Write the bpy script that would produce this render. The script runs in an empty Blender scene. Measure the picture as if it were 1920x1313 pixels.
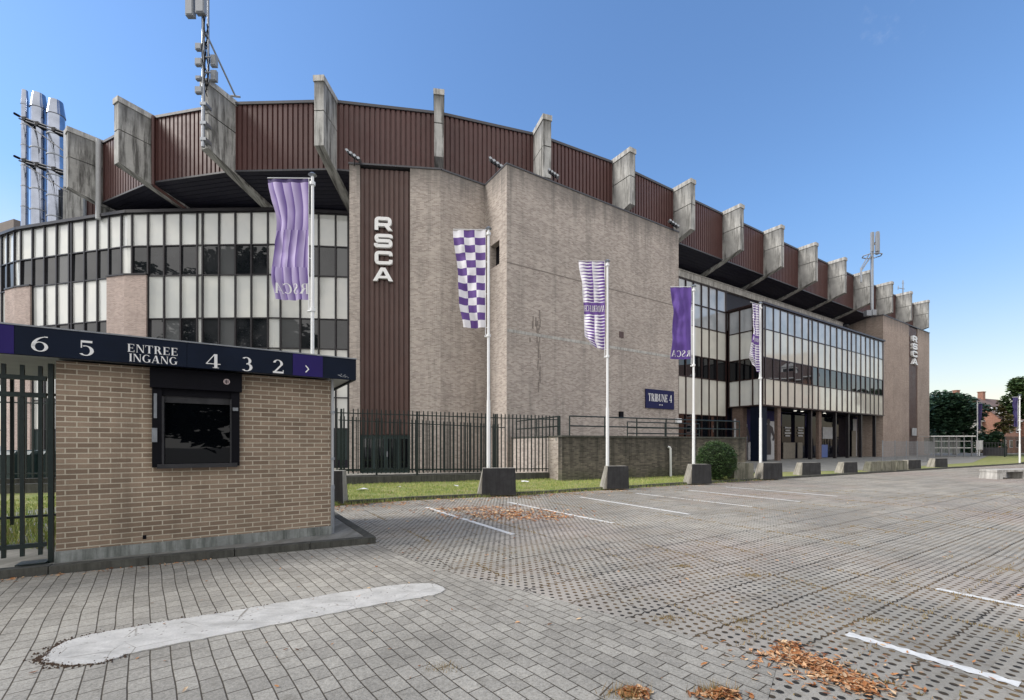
import bpy, math, random
from mathutils import Vector, noise as mnoise
C = bpy.context.scene
COL = C.collection
R = math.radians
F, CX, HY, H = 840.0, 960.0, 833.0, 1.65

# ------------------------------------------------------------------ camera, sky, sun, exposure
cam_d = bpy.data.cameras.new('camera'); cam = bpy.data.objects.new('camera', cam_d); COL.objects.link(cam)
cam_d.sensor_width = 36; cam_d.lens = F / 1920 * 36; cam_d.clip_end = 2000; cam_d.clip_start = 0.05
cam_d.shift_y = (HY - 656.5) / 1920
cam.location = (0, 0, H); cam.rotation_euler = (R(90), 0, 0)
C.camera = cam
SUN_EL, SUN_AZ = 42, 258            # azimuth clockwise from +Y
w = bpy.data.worlds.new('World'); C.world = w; w.use_nodes = True
wt = w.node_tree; bg = wt.nodes['Background']; sky = wt.nodes.new('ShaderNodeTexSky')
sky.sky_type = 'NISHITA'; sky.sun_disc = False; sky.sun_elevation = R(SUN_EL); sky.sun_rotation = R(SUN_AZ)
sky.air_density = 1.3; sky.dust_density = .6; sky.ozone_density = 5.0
# bank of bright cloud over the half of the sky behind the camera, thin wisps low on the left
def wn(t, **k):
    n = wt.nodes.new(t)
    for a, b in k.items(): setattr(n, a, b)
    return n
def wm(op, a, b=0.0):
    n = wn('ShaderNodeMath', operation=op)
    for i, v in enumerate((a, b)):
        if isinstance(v, (int, float)): n.inputs[i].default_value = v
        else: wt.links.new(v, n.inputs[i])
    return n.outputs[0]
def wr(v, a, b, c=0.0, d=1.0):
    n = wn('ShaderNodeMapRange', interpolation_type='SMOOTHSTEP'); wt.links.new(v, n.inputs[0])
    for i, x in enumerate((a, b, c, d)): n.inputs[i + 1].default_value = x
    return n.outputs[0]
wtc = wn('ShaderNodeTexCoord'); wsep = wn('ShaderNodeSeparateXYZ'); wt.links.new(wtc.outputs['Generated'], wsep.inputs[0])
wno = wn('ShaderNodeTexNoise'); wt.links.new(wtc.outputs['Generated'], wno.inputs['Vector']); wno.inputs['Scale'].default_value = 2.6; wno.inputs['Detail'].default_value = 8; wno.inputs['Roughness'].default_value = .58
yy = wm('ADD', wsep.outputs[1], wm('MULTIPLY', wm('SUBTRACT', wno.outputs['Fac'], .5), 2.6))
back = wr(yy, .12, -.30)
low = wm('MULTIPLY', wr(wsep.outputs[2], .42, .02), wr(wm('ADD', wsep.outputs[0], wm('MULTIPLY', wm('SUBTRACT', wno.outputs['Fac'], .5), 1.2)), -.45, -.95))
cl = wm('MAXIMUM', back, wm('MULTIPLY', low, .85))
hz = wm('MULTIPLY', wr(wsep.outputs[2], .30, .0), .16)
cl = wm('MAXIMUM', cl, hz)
mx = wn('ShaderNodeMix', data_type='RGBA'); wt.links.new(cl, mx.inputs[0]); tg = wn('ShaderNodeMix', data_type='RGBA'); tg.inputs[6].default_value = (.78, .64, .56, 1); tg.inputs[7].default_value = (.73, .83, .93, 1); tn = wn('ShaderNodeMix', data_type='RGBA', blend_type='MULTIPLY'); tn.inputs[0].default_value = 1; wt.links.new(sky.outputs[0], tn.inputs[6]); wt.links.new(wr(wsep.outputs[2], 0, .45, 0, 1), tg.inputs[0]); wt.links.new(tg.outputs[2], tn.inputs[7]); wt.links.new(tn.outputs[2], mx.inputs[6]); mx.inputs[7].default_value = (6.0, 5.85, 5.7, 1)
wt.links.new(mx.outputs[2], bg.inputs[0]); bg.inputs[1].default_value = 0.13
sd = bpy.data.lights.new('sun', 'SUN'); so = bpy.data.objects.new('sun', sd); COL.objects.link(so)
sd.energy = 2.0; sd.angle = R(18); sd.color = (1, .95, .88)
dirv = Vector((math.sin(R(SUN_AZ)) * math.cos(R(SUN_EL)), math.cos(R(SUN_AZ)) * math.cos(R(SUN_EL)), math.sin(R(SUN_EL))))
so.rotation_euler = dirv.to_track_quat('Z', 'Y').to_euler(); so.location = dirv * 60
C.view_settings.view_transform = 'Standard'; C.view_settings.look = 'None'; C.view_settings.exposure = 0.84; C.view_settings.gamma = 1
rnd = random.Random(7)

# ------------------------------------------------------------------ helpers
def G(px, py, z=0):
    Y = (H - z) * F / (py - HY); return Vector(((px - CX) / F * Y, Y))
def D(px, Y): return Vector(((px - CX) / F * Y, Y))
def zat(py, Y): return H - (py - HY) * Y / F

def tag(o, label=None, cat=None, group=None, kind=None):
    if label: o['label'] = label
    if cat: o['category'] = cat
    if group: o['group'] = group
    if kind: o['kind'] = kind
    return o
def thing(name, label, cat, loc, group=None):
    o = bpy.data.objects.new(name, None); COL.objects.link(o); o.location = loc
    o.empty_display_size = .3
    return tag(o, label, cat, group)
def rootloc(o):
    while o.parent: o = o.parent
    return Vector(o.location)

class MB:
    def __init__(s): s.v = []; s.f = []; s.mi = []
    def quad(s, *p, m=0):
        b = len(s.v); s.v += [tuple(q) for q in p]; s.f.append(tuple(range(b, b + len(p)))); s.mi.append(m)
    def mesh(s, vs, fs, m=0):
        b = len(s.v); s.v += [tuple(q) for q in vs]
        for f in fs: s.f.append(tuple(b + i for i in f)); s.mi.append(m)
    def hexa(s, b4, t4, m=0):      # bottom 4 ccw, top 4
        s.mesh(list(b4) + list(t4), [(3,2,1,0),(4,5,6,7),(0,1,5,4),(1,2,6,5),(2,3,7,6),(3,0,4,7)], m)
    def box(s, x0, x1, y0, y1, z0, z1, m=0):
        s.hexa([(x0,y0,z0),(x1,y0,z0),(x1,y1,z0),(x0,y1,z0)], [(x0,y0,z1),(x1,y0,z1),(x1,y1,z1),(x0,y1,z1)], m)
    def prism(s, poly, z0, z1, m=0):   # ccw plan polygon
        n = len(poly); vs = [(p[0], p[1], z0) for p in poly] + [(p[0], p[1], z1) for p in poly]
        fs = [tuple(range(n - 1, -1, -1)), tuple(range(n, 2 * n))] + [(i, (i + 1) % n, n + (i + 1) % n, n + i) for i in range(n)]
        s.mesh(vs, fs, m)
    def tube(s, a, b, r0, r1=None, n=8, m=0, caps=True):
        a = Vector(a); b = Vector(b); r1 = r0 if r1 is None else r1
        d = (b - a).normalized(); x = d.orthogonal().normalized(); y = d.cross(x)
        vs = []
        for c, r in ((a, r0), (b, r1)):
            for i in range(n):
                t = 2 * math.pi * i / n; vs.append(c + x * (math.cos(t) * r) + y * (math.sin(t) * r))
        s.mesh(vs, [(i, (i + 1) % n, n + (i + 1) % n, n + i) for i in range(n)], m)
        if caps: s.mesh(vs[:n], [tuple(range(n - 1, -1, -1))], m); s.mesh(vs[n:], [tuple(range(n))], m)
    def build(s, name, mat, parent=None, loc=None, smooth=False, label=None):
        me = bpy.data.meshes.new(name)
        L = rootloc(parent) if parent else Vector(loc or (0, 0, 0))
        me.from_pydata([(v[0]-L[0], v[1]-L[1], v[2]-L[2]) for v in s.v], [], s.f)
        for mt in (mat if isinstance(mat, (list, tuple)) else [mat]): me.materials.append(mt)
        if isinstance(mat, (list, tuple)) : me.polygons.foreach_set('material_index', s.mi)
        uvl = me.uv_layers.new(name='UVMap'); uv = [0.0] * (2 * len(me.loops))
        for p in me.polygons:
            n = p.normal
            if abs(n.z) > .75:
                for li in p.loop_indices:
                    v = s.v[me.loops[li].vertex_index]; uv[2*li] = v[0]; uv[2*li+1] = v[1]
            else:
                tx, ty = -n.y, n.x; l = math.hypot(tx, ty) or 1; tx /= l; ty /= l
                for li in p.loop_indices:
                    v = s.v[me.loops[li].vertex_index]; uv[2*li] = v[0]*tx + v[1]*ty; uv[2*li+1] = v[2]
        uvl.data.foreach_set('uv', uv)
        if smooth: me.polygons.foreach_set('use_smooth', [len(p.vertices) < 5 for p in me.polygons])
        o = bpy.data.objects.new(name, me); COL.objects.link(o)
        if parent: o.parent = parent
        else: o.location = L
        if label: o['label'] = label
        return o

def build_each(mb, name, mat, parent):      # one object per 8-vertex box of the collected mesh
    out = []
    for k in range(0, len(mb.v), 8):
        m = MB(); m.mesh(mb.v[k:k+8], [tuple(i - k for i in f) for f in mb.f if k <= f[0] < k + 8]); out.append(m.build(name, mat, parent))
    return out

class Fr:       # vertical plane frame: s along A->B, d outward (towards the camera side), z up
    def __init__(s, A, B):
        s.A = Vector(A[:2]); B = Vector(B[:2]); s.L = (B - s.A).length; s.u = (B - s.A) / s.L; s.n = Vector((s.u.y, -s.u.x))
    def pt(s, a, d, z):
        p = s.A + s.u * a + s.n * d; return Vector((p.x, p.y, z))
    def box(s, mb, s0, s1, d0, d1, z0, z1, m=0):
        if s1 < s0: s0, s1 = s1, s0
        if d1 < d0: d0, d1 = d1, d0
        q = [(s0,d1),(s1,d1),(s1,d0),(s0,d0)]
        mb.hexa([s.pt(a,d,z0) for a,d in q], [s.pt(a,d,z1) for a,d in q], m)
    def s_at(s, px, d=0):
        k = (px - CX) / F; o = s.A + s.n * d
        return (k * o.y - o.x) / (s.u.x - k * s.u.y)
    def Y(s, a, d=0): return (s.A + s.u * a + s.n * d).y
    def z_at(s, px, py, d=0): return zat(py, s.Y(s.s_at(px, d), d))

# ------------------------------------------------------------------ materials
class NT:
    def __init__(s, name):
        s.mat = bpy.data.materials.new(name); s.mat.use_nodes = True; s.t = s.mat.node_tree
        s.b = s.t.nodes['Principled BSDF']; s.tc = s.t.nodes.new('ShaderNodeTexCoord'); s.geo = s.t.nodes.new('ShaderNodeNewGeometry')
    def set(s, inp, v):
        i = s.b.inputs[inp] if isinstance(inp, str) else inp
        s._in(i, v)
    def _in(s, i, v):
        if isinstance(v, bpy.types.NodeSocket): s.t.links.new(v, i)
        elif isinstance(v, tuple) and len(v) == 3 and i.type == 'RGBA': i.default_value = (*v, 1)
        else: i.default_value = v
    def m(s, op, a, b=0.0, c=0.0):
        n = s.t.nodes.new('ShaderNodeMath'); n.operation = op
        for i, v in enumerate((a, b, c)): s._in(n.inputs[i], v)
        return n.outputs[0]
    def mapping(s, vec, scale=(1,1,1), rot=(0,0,0), loc=(0,0,0)):
        n = s.t.nodes.new('ShaderNodeMapping'); s._in(n.inputs[0], vec); n.inputs['Scale'].default_value = scale
        n.inputs['Rotation'].default_value = rot; n.inputs['Location'].default_value = loc; return n.outputs[0]
    def noise(s, vec, scale, detail=4, rough=.55, col=False):
        n = s.t.nodes.new('ShaderNodeTexNoise'); s._in(n.inputs['Vector'], vec); n.inputs['Scale'].default_value = scale
        n.inputs['Detail'].default_value = detail; n.inputs['Roughness'].default_value = rough
        return n.outputs['Color' if col else 'Fac']
    def voro(s, vec, scale, out='Distance', feature='F1'):
        n = s.t.nodes.new('ShaderNodeTexVoronoi'); n.feature = feature; s._in(n.inputs['Vector'], vec); n.inputs['Scale'].default_value = scale
        return n.outputs[out]
    def rng(s, v, a, b, c=0.0, d=1.0):
        n = s.t.nodes.new('ShaderNodeMapRange'); s._in(n.inputs[0], v)
        for i, x in enumerate((a, b, c, d)): n.inputs[i + 1].default_value = x
        return n.outputs[0]
    def mix(s, f, a, b, mode='MIX'):
        n = s.t.nodes.new('ShaderNodeMix'); n.data_type = 'RGBA'; n.blend_type = mode
        s._in(n.inputs[0], f); s._in(n.inputs[6], a); s._in(n.inputs[7], b); return n.outputs[2]
    def sep(s, v):
        n = s.t.nodes.new('ShaderNodeSeparateXYZ'); s._in(n.inputs[0], v); return n.outputs
    def bump(s, h, st=.5, dist=.01):
        n = s.t.nodes.new('ShaderNodeBump'); s._in(n.inputs['Height'], h); n.inputs['Strength'].default_value = st; n.inputs['Distance'].default_value = dist
        s.set('Normal', n.outputs[0])
    @property
    def uv(s): return s.tc.outputs['UV']
    @property
    def pos(s): return s.geo.outputs['Position']

def plain(name, col, rough=.6, metal=0, var=.15, scale=3.0, spec=.5, bump=0):
    n = NT(name); f = n.noise(n.pos, scale, 5, .6)
    k = n.rng(f, .25, .75, 1 - var, 1 + var)
    n.set('Base Color', n.mix(1.0, col, n.comb(k) if False else _grey(n, k), 'MULTIPLY'))
    n.set('Roughness', n.rng(n.noise(n.pos, scale * 4, 3), .3, .7, max(.02, rough - .08), min(1, rough + .08)))
    n.set('Metallic', float(metal)); n.set('Specular IOR Level', spec)
    if bump: n.bump(n.noise(n.pos, scale * 20, 4), bump, .01)
    return n.mat
def _grey(n, k):
    c = n.t.nodes.new('ShaderNodeCombineColor')
    for i in range(3): n._in(c.inputs[i], k)
    return c.outputs[0]

def brick(name, c1, c2, mortar, bw=.215, rh=.0685, ms=.0075, top=None, grime=.0, gcol=(.10,.095,.09), base=None, blotch=.12, bmp=.7):
    n = NT(name); b = n.t.nodes.new('ShaderNodeTexBrick'); n._in(b.inputs['Vector'], n.uv)
    b.offset = .5
    b.inputs['Scale'].default_value = 1; b.inputs['Brick Width'].default_value = bw; b.inputs['Row Height'].default_value = rh
    b.inputs['Mortar Size'].default_value = ms; b.inputs['Mortar Smooth'].default_value = .25; b.inputs['Bias'].default_value = 0
    # per-brick tint
    n._in(b.inputs['Color1'], c1); n._in(b.inputs['Color2'], c2); n._in(b.inputs['Mortar'], mortar)
    fine = n.noise(n.uv, 60, 3, .7)
    col = n.mix(1.0, b.outputs['Color'], _grey(n, n.rng(fine, .25, .75, .86, 1.14)), 'MULTIPLY')
    bl = n.noise(n.pos, .45, 6, .6)
    col = n.mix(1.0, col, _grey(n, n.rng(bl, .3, .7, 1 - blotch, 1 + blotch)), 'MULTIPLY')
    streak = n.noise(n.mapping(n.uv, (2.2, .16, 1)), 1.0, 6, .65)
    if grime:
        col = n.mix(n.m('MULTIPLY', n.rng(streak, .5, .72), grime), col, gcol)
    if top is not None:
        z = n.sep(n.pos)[2]
        zz = n.m('ADD', z, n.m('MULTIPLY', n.m('SUBTRACT', streak, .5), 3.0))
        col = n.mix(n.rng(zz, top - 1.5, top + .1, 0, .8), col, gcol)
    if base is not None:
        z = n.sep(n.pos)[2]
        zz = n.m('ADD', z, n.m('MULTIPLY', n.m('SUBTRACT', n.noise(n.pos, 1.3, 5), .5), .9))
        col = n.mix(n.rng(zz, base, 0, 0, .6), col, (.07,.08,.045))
    n.set('Base Color', col); n.set('Roughness', .9); n.set('Specular IOR Level', .25)
    hgt = n.m('ADD', n.m('MULTIPLY', n.m('SUBTRACT', 1.0, b.outputs['Fac']), 1.0), n.m('MULTIPLY', fine, .25))
    n.bump(hgt, bmp, .012)
    return n.mat

M = {}
M['brick'] = brick('stadium_brick', (.475,.415,.37), (.28,.235,.21), (.49,.455,.42), bw=.21, rh=.066, ms=.006, top=16.8, grime=.4, gcol=(.14,.13,.12), bmp=.25)
M['brick_far'] = brick('end_tower_brick', (.42,.335,.285), (.28,.22,.19), (.42,.36,.31), top=17.8, grime=.3, gcol=(.15,.135,.125), bmp=.2)
M['brick_pale'] = brick('pale_facade_brick', (.50,.40,.36), (.36,.28,.25), (.50,.44,.41), grime=.15)
M['brick_booth'] = brick('booth_brick', (.325,.245,.18), (.205,.15,.11), (.52,.46,.365), bw=.225, rh=.0695, ms=.0085, grime=.4, gcol=(.10,.08,.06), blotch=.22)
M['brick_ramp'] = brick('ramp_brick', (.20,.175,.145), (.085,.075,.065), (.16,.145,.125), grime=.7, gcol=(.028,.028,.026), top=2.35, base=.55)
M['brick_dark'] = brick('column_brick', (.20,.14,.115), (.13,.09,.075), (.19,.15,.13), grime=.4, gcol=(.05,.045,.04))
M['brick_red'] = brick('red_brick', (.33,.16,.10), (.25,.11,.075), (.35,.28,.24), grime=.2)

def concrete(name, base, dark, topz=None, stain=.6, sc=1.0):
    n = NT(name)
    st = n.noise(n.mapping(n.uv, (3.2*sc, .28*sc, 1)), 1.0, 8, .68)
    bl = n.noise(n.pos, 1.1*sc, 6, .62); fine = n.noise(n.pos, 28, 4, .7)
    col = n.mix(1.0, base, _grey(n, n.rng(bl, .3, .7, .72, 1.2)), 'MULTIPLY')
    f = n.m('MULTIPLY', n.rng(st, .46, .60), stain)
    if topz is not None:
        z = n.sep(n.pos)[2]
        f2 = n.rng(n.m('ADD', z, n.m('MULTIPLY', n.m('SUBTRACT', st, .5), 7.0)), topz - 2.2, topz - .2, 0, .75)
        f = n.m('MAXIMUM', f, f2)
    col = n.mix(f, col, dark)
    col = n.mix(1.0, col, _grey(n, n.rng(fine, .3, .7, .9, 1.1)), 'MULTIPLY')
    n.set('Base Color', col); n.set('Roughness', .88); n.set('Specular IOR Level', .3)
    n.bump(n.m('ADD', fine, n.m('MULTIPLY', n.voro(n.pos, 45), .3)), .35, .01)
    return n.mat
M['concrete'] = concrete('rib_concrete', (.42,.42,.405), (.065,.063,.060), topz=22.3, stain=.85)
M['conc_light'] = concrete('cap_concrete', (.48,.47,.445), (.13,.12,.11), stain=.5, sc=2)
M['stain'] = plain('dark_brick_stain', (.215,.185,.165), .9, 0, .35, 9)
M['kerb'] = concrete('kerb_stone', (.088,.088,.078), (.045,.045,.04), stain=.7, sc=3)
M['slab'] = concrete('slab_concrete', (.25,.245,.225), (.12,.12,.10), stain=.5, sc=2)
M['planter'] = concrete('planter_concrete', (.36,.34,.30), (.12,.11,.09), stain=.6, sc=3)
M['block_old'] = concrete('mossy_block_concrete', (.19,.185,.15), (.07,.07,.05), stain=.7, sc=3)
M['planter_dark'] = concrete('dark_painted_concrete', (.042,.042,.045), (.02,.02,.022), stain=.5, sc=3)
M['maroon'] = plain('maroon_cladding', (.078,.031,.028), .5, 0, .12, .6)
M['maroon_dark'] = plain('brown_cladding', (.078,.040,.033), .5, 0, .12, .6)
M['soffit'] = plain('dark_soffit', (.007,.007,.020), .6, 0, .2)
M['flash'] = plain('dark_flashing', (.06,.06,.07), .5, 0, .1)
M['mull'] = plain('bronze_mullion', (.022,.020,.024), .4, .3, .2)
M['mull_red'] = plain('brown_mullion', (.028,.012,.011), .4, .2, .2)
M['black'] = plain('black_metal', (.003,.003,.006), .55, .0, .2, spec=.15)
M['green'] = plain('dark_green_paint', (.010,.020,.019), .4, .1, .3, 6)
M['green_door'] = plain('dark_green_door', (.018,.036,.036), .45, .1, .2, 4)
M['navy'] = plain('navy_panel', (.005,.010,.024), .55, 0, .2, spec=.15)
M['violet'] = plain('violet_panel', (.022,.013,.115), .5, 0, .1, spec=.2)
M['navy_sign'] = plain('navy_sign', (.010,.012,.070), .5, 0, .1, spec=.2)
M['white'] = plain('white_paint', (.78,.79,.80), .45, 0, .04)
M['letter'] = plain('white_letter', (.80,.80,.80), .4, 0, .03)
M['galv'] = plain('galvanised_steel', (.30,.32,.35), .4, .6, .15, 5)
M['chrome'] = plain('polished_steel', (.33,.36,.43), .12, 1, .25, 1.2, bump=.12)
M['antenna'] = plain('antenna_grey', (.25,.27,.30), .5, 0, .1)
M['grey_pipe'] = plain('grey_pipe', (.42,.43,.44), .5, 0, .1)
M['white_line'] = plain('road_marking', (.66,.66,.64), .7, 0, .22, 12)
M['roof_far'] = plain('roof_tiles', (.14,.095,.085), .8, 0, .25, 3)
M['render'] = plain('cream_render', (.55,.52,.47), .8, 0, .1)
M['bin'] = plain('green_bin', (.014,.034,.030), .5, 0, .2)
M['bark'] = plain('bark', (.09,.07,.05), .9, 0, .3, 8)
M['gravel'] = plain('far_ground', (.24,.235,.225), .9, 0, .15, 1.5)
M['litter'] = plain('litter_white', (.7,.7,.72), .6, 0, .05)
M['curtain'] = plain('curtain', (.20,.18,.15), .8, 0, .25, 5)
M['poster'] = plain('pale_poster', (.40,.41,.43), .5, 0, .2, 2)
M['skin'] = plain('poster_dark_print', (.03,.028,.035), .5, 0, .2, 6)

def glass(name, base, rough, ior, var=0.0, tint=None):
    n = NT(name)
    n.set('Base Color', base if not var else n.mix(n.rng(n.noise(n.pos, .5, 3), .4, .6), base, tint))
    n.set('Roughness', rough); n.set('IOR', ior); n.set('Specular IOR Level', .5)
    n.bump(n.noise(n.pos, .55, 2), .06, .05)
    return n.mat
M['glass'] = glass('window_glass', (.010,.012,.015), .015, 1.65, 1, (.028,.030,.034))
M['glass_dark'] = glass('dark_glass', (.004,.005,.007), .02, 1.7)
M['glass_booth'] = glass('booth_glass', (.0015,.002,.003), .015, 1.38)
M['spandrel'] = glass('enamelled_glass', (.70,.71,.68), .06, 1.8, 1, (.62,.64,.63))
M['spandrel_wing'] = glass('enamelled_glass_wing', (.64,.625,.56), .07, 1.75, 1, (.56,.55,.50))
M['clear'] = glass('painted_reflection_glass', (.34,.37,.40), .03, 1.9, 1, (.46,.48,.51))  # pale base colours stand in for whitish sky reflected in the panes
def shelter_glass():
    n = NT('shelter_glass'); n.set('Base Color', (.5,.55,.56)); n.set('Roughness', .05); n.set('Alpha', .45); return n.mat
M['glass_blind'] = glass('window_glass_with_blind', (.10,.105,.11), .02, 1.65)
M['glass_shop'] = glass('shop_glass', (.004,.004,.010), .02, 1.33)
M['glass_shop'].node_tree.nodes['Principled BSDF'].inputs['Specular IOR Level'].default_value = .12
M['shelter'] = shelter_glass()

def leafmat(name, cols, rough=.6):
    n = NT(name); r = n.geo.outputs['Random Per Island']
    ramp = n.t.nodes.new('ShaderNodeValToRGB'); n._in(ramp.inputs[0], r); e = ramp.color_ramp.elements
    e[0].color = (*cols[0], 1); e[1].color = (*cols[-1], 1)
    for i, c in enumerate(cols[1:-1]):
        k = e.new((i + 1) / (len(cols) - 1)); k.color = (*c, 1)
    n.set('Base Color', ramp.outputs[0]); n.set('Roughness', rough); n.set('Specular IOR Level', .3)
    return n.mat
M['leaf_dark'] = leafmat('dark_foliage', [(.016,.036,.022), (.035,.075,.04), (.07,.13,.07)], .4)
M['leaf_mid'] = leafmat('mid_foliage', [(.03,.06,.02), (.05,.09,.03), (.08,.12,.04)])
M['leaf_autumn'] = leafmat('browning_foliage', [(.05,.06,.02), (.10,.095,.03), (.16,.12,.04)])
M['hedge'] = leafmat('box_hedge', [(.025,.055,.018), (.045,.09,.028), (.085,.14,.045)], .5)
M['blade'] = leafmat('grass_blades', [(.15,.25,.05), (.25,.34,.08), (.42,.43,.14), (.52,.47,.22)], .7)
M['dry'] = leafmat('dry_grass', [(.26,.17,.07), (.40,.28,.12), (.20,.17,.07), (.30,.19,.08)], .8)
M['fallen'] = leafmat('fallen_leaves', [(.14,.05,.02), (.34,.13,.045), (.50,.23,.09), (.66,.40,.22), (.26,.10,.04), (.70,.52,.33), (.42,.19,.07)], .7)

def grass_base():
    n = NT('grass_ground'); f = n.noise(n.pos, 3, 6, .65); g = n.noise(n.pos, 40, 3, .7)
    c = n.mix(n.rng(f, .35, .65), (.17,.25,.05), (.36,.35,.13)); c = n.mix(n.rng(n.noise(n.pos, .9, 5, .7), .48, .62, 0, .8), c, (.36,.32,.16)); c = n.mix(n.rng(g, .3, .7, 0, .5), c, (.06,.07,.02))
    n.set('Base Color', c); n.set('Roughness', .95); n.bump(g, .8, .03); return n.mat
M['grass'] = grass_base()

PHI = math.atan2(.536, .844)
def paver_holes():
    n = NT('grass_paver_concrete')
    p = n.mapping(n.pos, (1,1,1), (0, 0, -PHI)); x, y, _ = n.sep(p)
    wob = n.m('MULTIPLY', n.m('SUBTRACT', n.noise(n.pos, .5, 2), .5), .05)
    x = n.m('ADD', x, wob); y = n.m('ADD', y, wob)
    sp = .084
    # staggered rows of round holes
    ry = n.m('DIVIDE', y, sp); row = n.m('FLOOR', ry); par = n.m('MULTIPLY', n.m('MODULO', n.m('ABSOLUTE', row), 2.0), .5)
    fx = n.m('SUBTRACT', n.m('FRACT', n.m('ADD', n.m('DIVIDE', x, sp * 1.25), par)), .5); fy = n.m('SUBTRACT', n.m('FRACT', ry), .5)
    fx = n.m('MULTIPLY', fx, 1.25)
    d = n.m('SQRT', n.m('ADD', n.m('MULTIPLY', fx, fx), n.m('MULTIPLY', fy, fy)))
    cellr = n.t.nodes.new('ShaderNodeTexWhiteNoise'); cb = n.t.nodes.new('ShaderNodeCombineXYZ')
    n._in(cb.inputs[0], n.m('FLOOR', n.m('ADD', n.m('DIVIDE', x, sp * 1.25), par))); n._in(cb.inputs[1], row)
    n._in(cellr.inputs['Vector'], cb.outputs[0])
    dd = n.m('ADD', d, n.m('MULTIPLY', n.m('SUBTRACT', cellr.outputs['Value'], .5), .07))
    hole = n.rng(dd, .235, .29, 1, 0)
    # wavy joints between the 0.6 x 0.4 m slabs
    wav = n.m('MULTIPLY', n.m('SINE', n.m('MULTIPLY', x, 2 * math.pi / .12)), .010)
    wav2 = n.m('MULTIPLY', n.m('SINE', n.m('MULTIPLY', y, 2 * math.pi / .1)), .010)
    jy = n.m('ABSOLUTE', n.m('SUBTRACT', n.m('FRACT', n.m('DIVIDE', n.m('ADD', y, wav), .6)), .5))
    sx = n.m('ADD', x, n.m('MULTIPLY', n.m('MODULO', n.m('ABSOLUTE', n.m('FLOOR', n.m('DIVIDE', y, .6))), 2.0), .36))
    jx = n.m('ABSOLUTE', n.m('SUBTRACT', n.m('FRACT', n.m('DIVIDE', n.m('ADD', sx, wav2), .96)), .5))
    j = n.m('MAXIMUM', n.rng(jy, .484, .494), n.m('MULTIPLY', n.rng(jx, .489, .496), .8))
    dark = n.m('MAXIMUM', hole, j)
    bl = n.noise(n.pos, .35, 6, .6); fine = n.noise(n.pos, 50, 5, .9)
    slab = n.t.nodes.new('ShaderNodeTexWhiteNoise'); cb2 = n.t.nodes.new('ShaderNodeCombineXYZ')
    n._in(cb2.inputs[0], n.m('FLOOR', n.m('ADD', n.m('DIVIDE', sx, .96), .5))); n._in(cb2.inputs[1], n.m('FLOOR', n.m('ADD', n.m('DIVIDE', y, .6), .5))); n._in(slab.inputs['Vector'], cb2.outputs[0])
    col = n.mix(n.rng(bl, .3, .7), (.28,.265,.235), (.40,.375,.325))
    col = n.mix(1.0, col, _grey(n, n.rng(slab.outputs['Value'], 0, 1, .86, 1.1)), 'MULTIPLY')
    col = n.mix(1.0, col, _grey(n, n.rng(fine, .3, .7, .75, 1.25)), 'MULTIPLY')
    reds = n.rng(n.noise(n.pos, .16, 3), .48, .62, 0, .5)
    col = n.mix(reds, col, (.36,.29,.26))
    col = n.mix(n.rng(n.noise(n.mapping(n.pos, (.5, 1.3, 1), (0,0,.5)), .8, 7, .7), .5, .72, 0, .45), col, (.20,.19,.17))
    soil = n.mix(n.rng(n.noise(n.pos, 1.1, 5, .7), .45, .62), (.032,.030,.027), (.17,.11,.05))
    col = n.mix(dark, col, soil)
    moss = n.rng(n.noise(n.pos, 2.6, 7, .75), .56, .68)
    col = n.mix(n.m('MULTIPLY', moss, .6), col, (.15,.125,.085))
    n.set('Base Color', col); n.set('Roughness', .92); n.set('Specular IOR Level', .25)
    n.bump(n.m('SUBTRACT', n.m('MULTIPLY', fine, .25), dark), .8, .02)
    return n.mat
M['paver'] = paver_holes()

def block_paving(rot, name='block_paving'):
    n = NT(name); p = n.mapping(n.pos, (1,1,1), (0, 0, rot))
    dn = n.noise(n.pos, .7, 2, col=True); v = n.t.nodes.new('ShaderNodeVectorMath'); v.operation = 'SCALE'; n._in(v.inputs[0], dn); v.inputs['Scale'].default_value = .06
    v2 = n.t.nodes.new('ShaderNodeVectorMath'); v2.operation = 'ADD'; n._in(v2.inputs[0], p); n._in(v2.inputs[1], v.outputs[0])
    b = n.t.nodes.new('ShaderNodeTexBrick'); n._in(b.inputs['Vector'], v2.outputs[0]); b.offset = .5
    b.inputs['Scale'].default_value = 1; b.inputs['Brick Width'].default_value = .20; b.inputs['Row Height'].default_value = .125
    b.inputs['Mortar Size'].default_value = .005; b.inputs['Mortar Smooth'].default_value = .4
    n._in(b.inputs['Color1'], (.40,.378,.33)); n._in(b.inputs['Color2'], (.315,.297,.26)); n._in(b.inputs['Mortar'], (.085,.072,.055))
    fine = n.noise(n.pos, 55, 5, .9); bl = n.noise(n.pos, .6, 6, .6)
    col = n.mix(1.0, b.outputs['Color'], _grey(n, n.rng(fine, .3, .7, .5, 1.5)), 'MULTIPLY')
    col = n.mix(1.0, col, _grey(n, n.rng(bl, .3, .7, .64, 1.2)), 'MULTIPLY')
    col = n.mix(n.rng(n.noise(n.pos, 3.0, 8, .75), .56, .70, 0, .55), col, (.13,.115,.09))
    col = n.mix(n.rng(n.noise(n.pos, 1.7, 5, .7), .58, .72, 0, .4), col, (.42,.40,.36))
    gum = n.rng(n.voro(n.pos, 3.1), .03, .05, 1, 0)
    col = n.mix(n.m('MULTIPLY', gum, .6), col, (.08,.075,.07))
    n.set('Base Color', col); n.set('Roughness', .9); n.set('Specular IOR Level', .25)
    n.bump(n.m('ADD', n.m('MULTIPLY', n.m('SUBTRACT', 1.0, b.outputs['Fac']), 1.0), n.m('MULTIPLY', fine, .3)), .7, .012)
    return n.mat
M['blocks'] = block_paving(-(PHI + R(90)) - .12)
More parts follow.
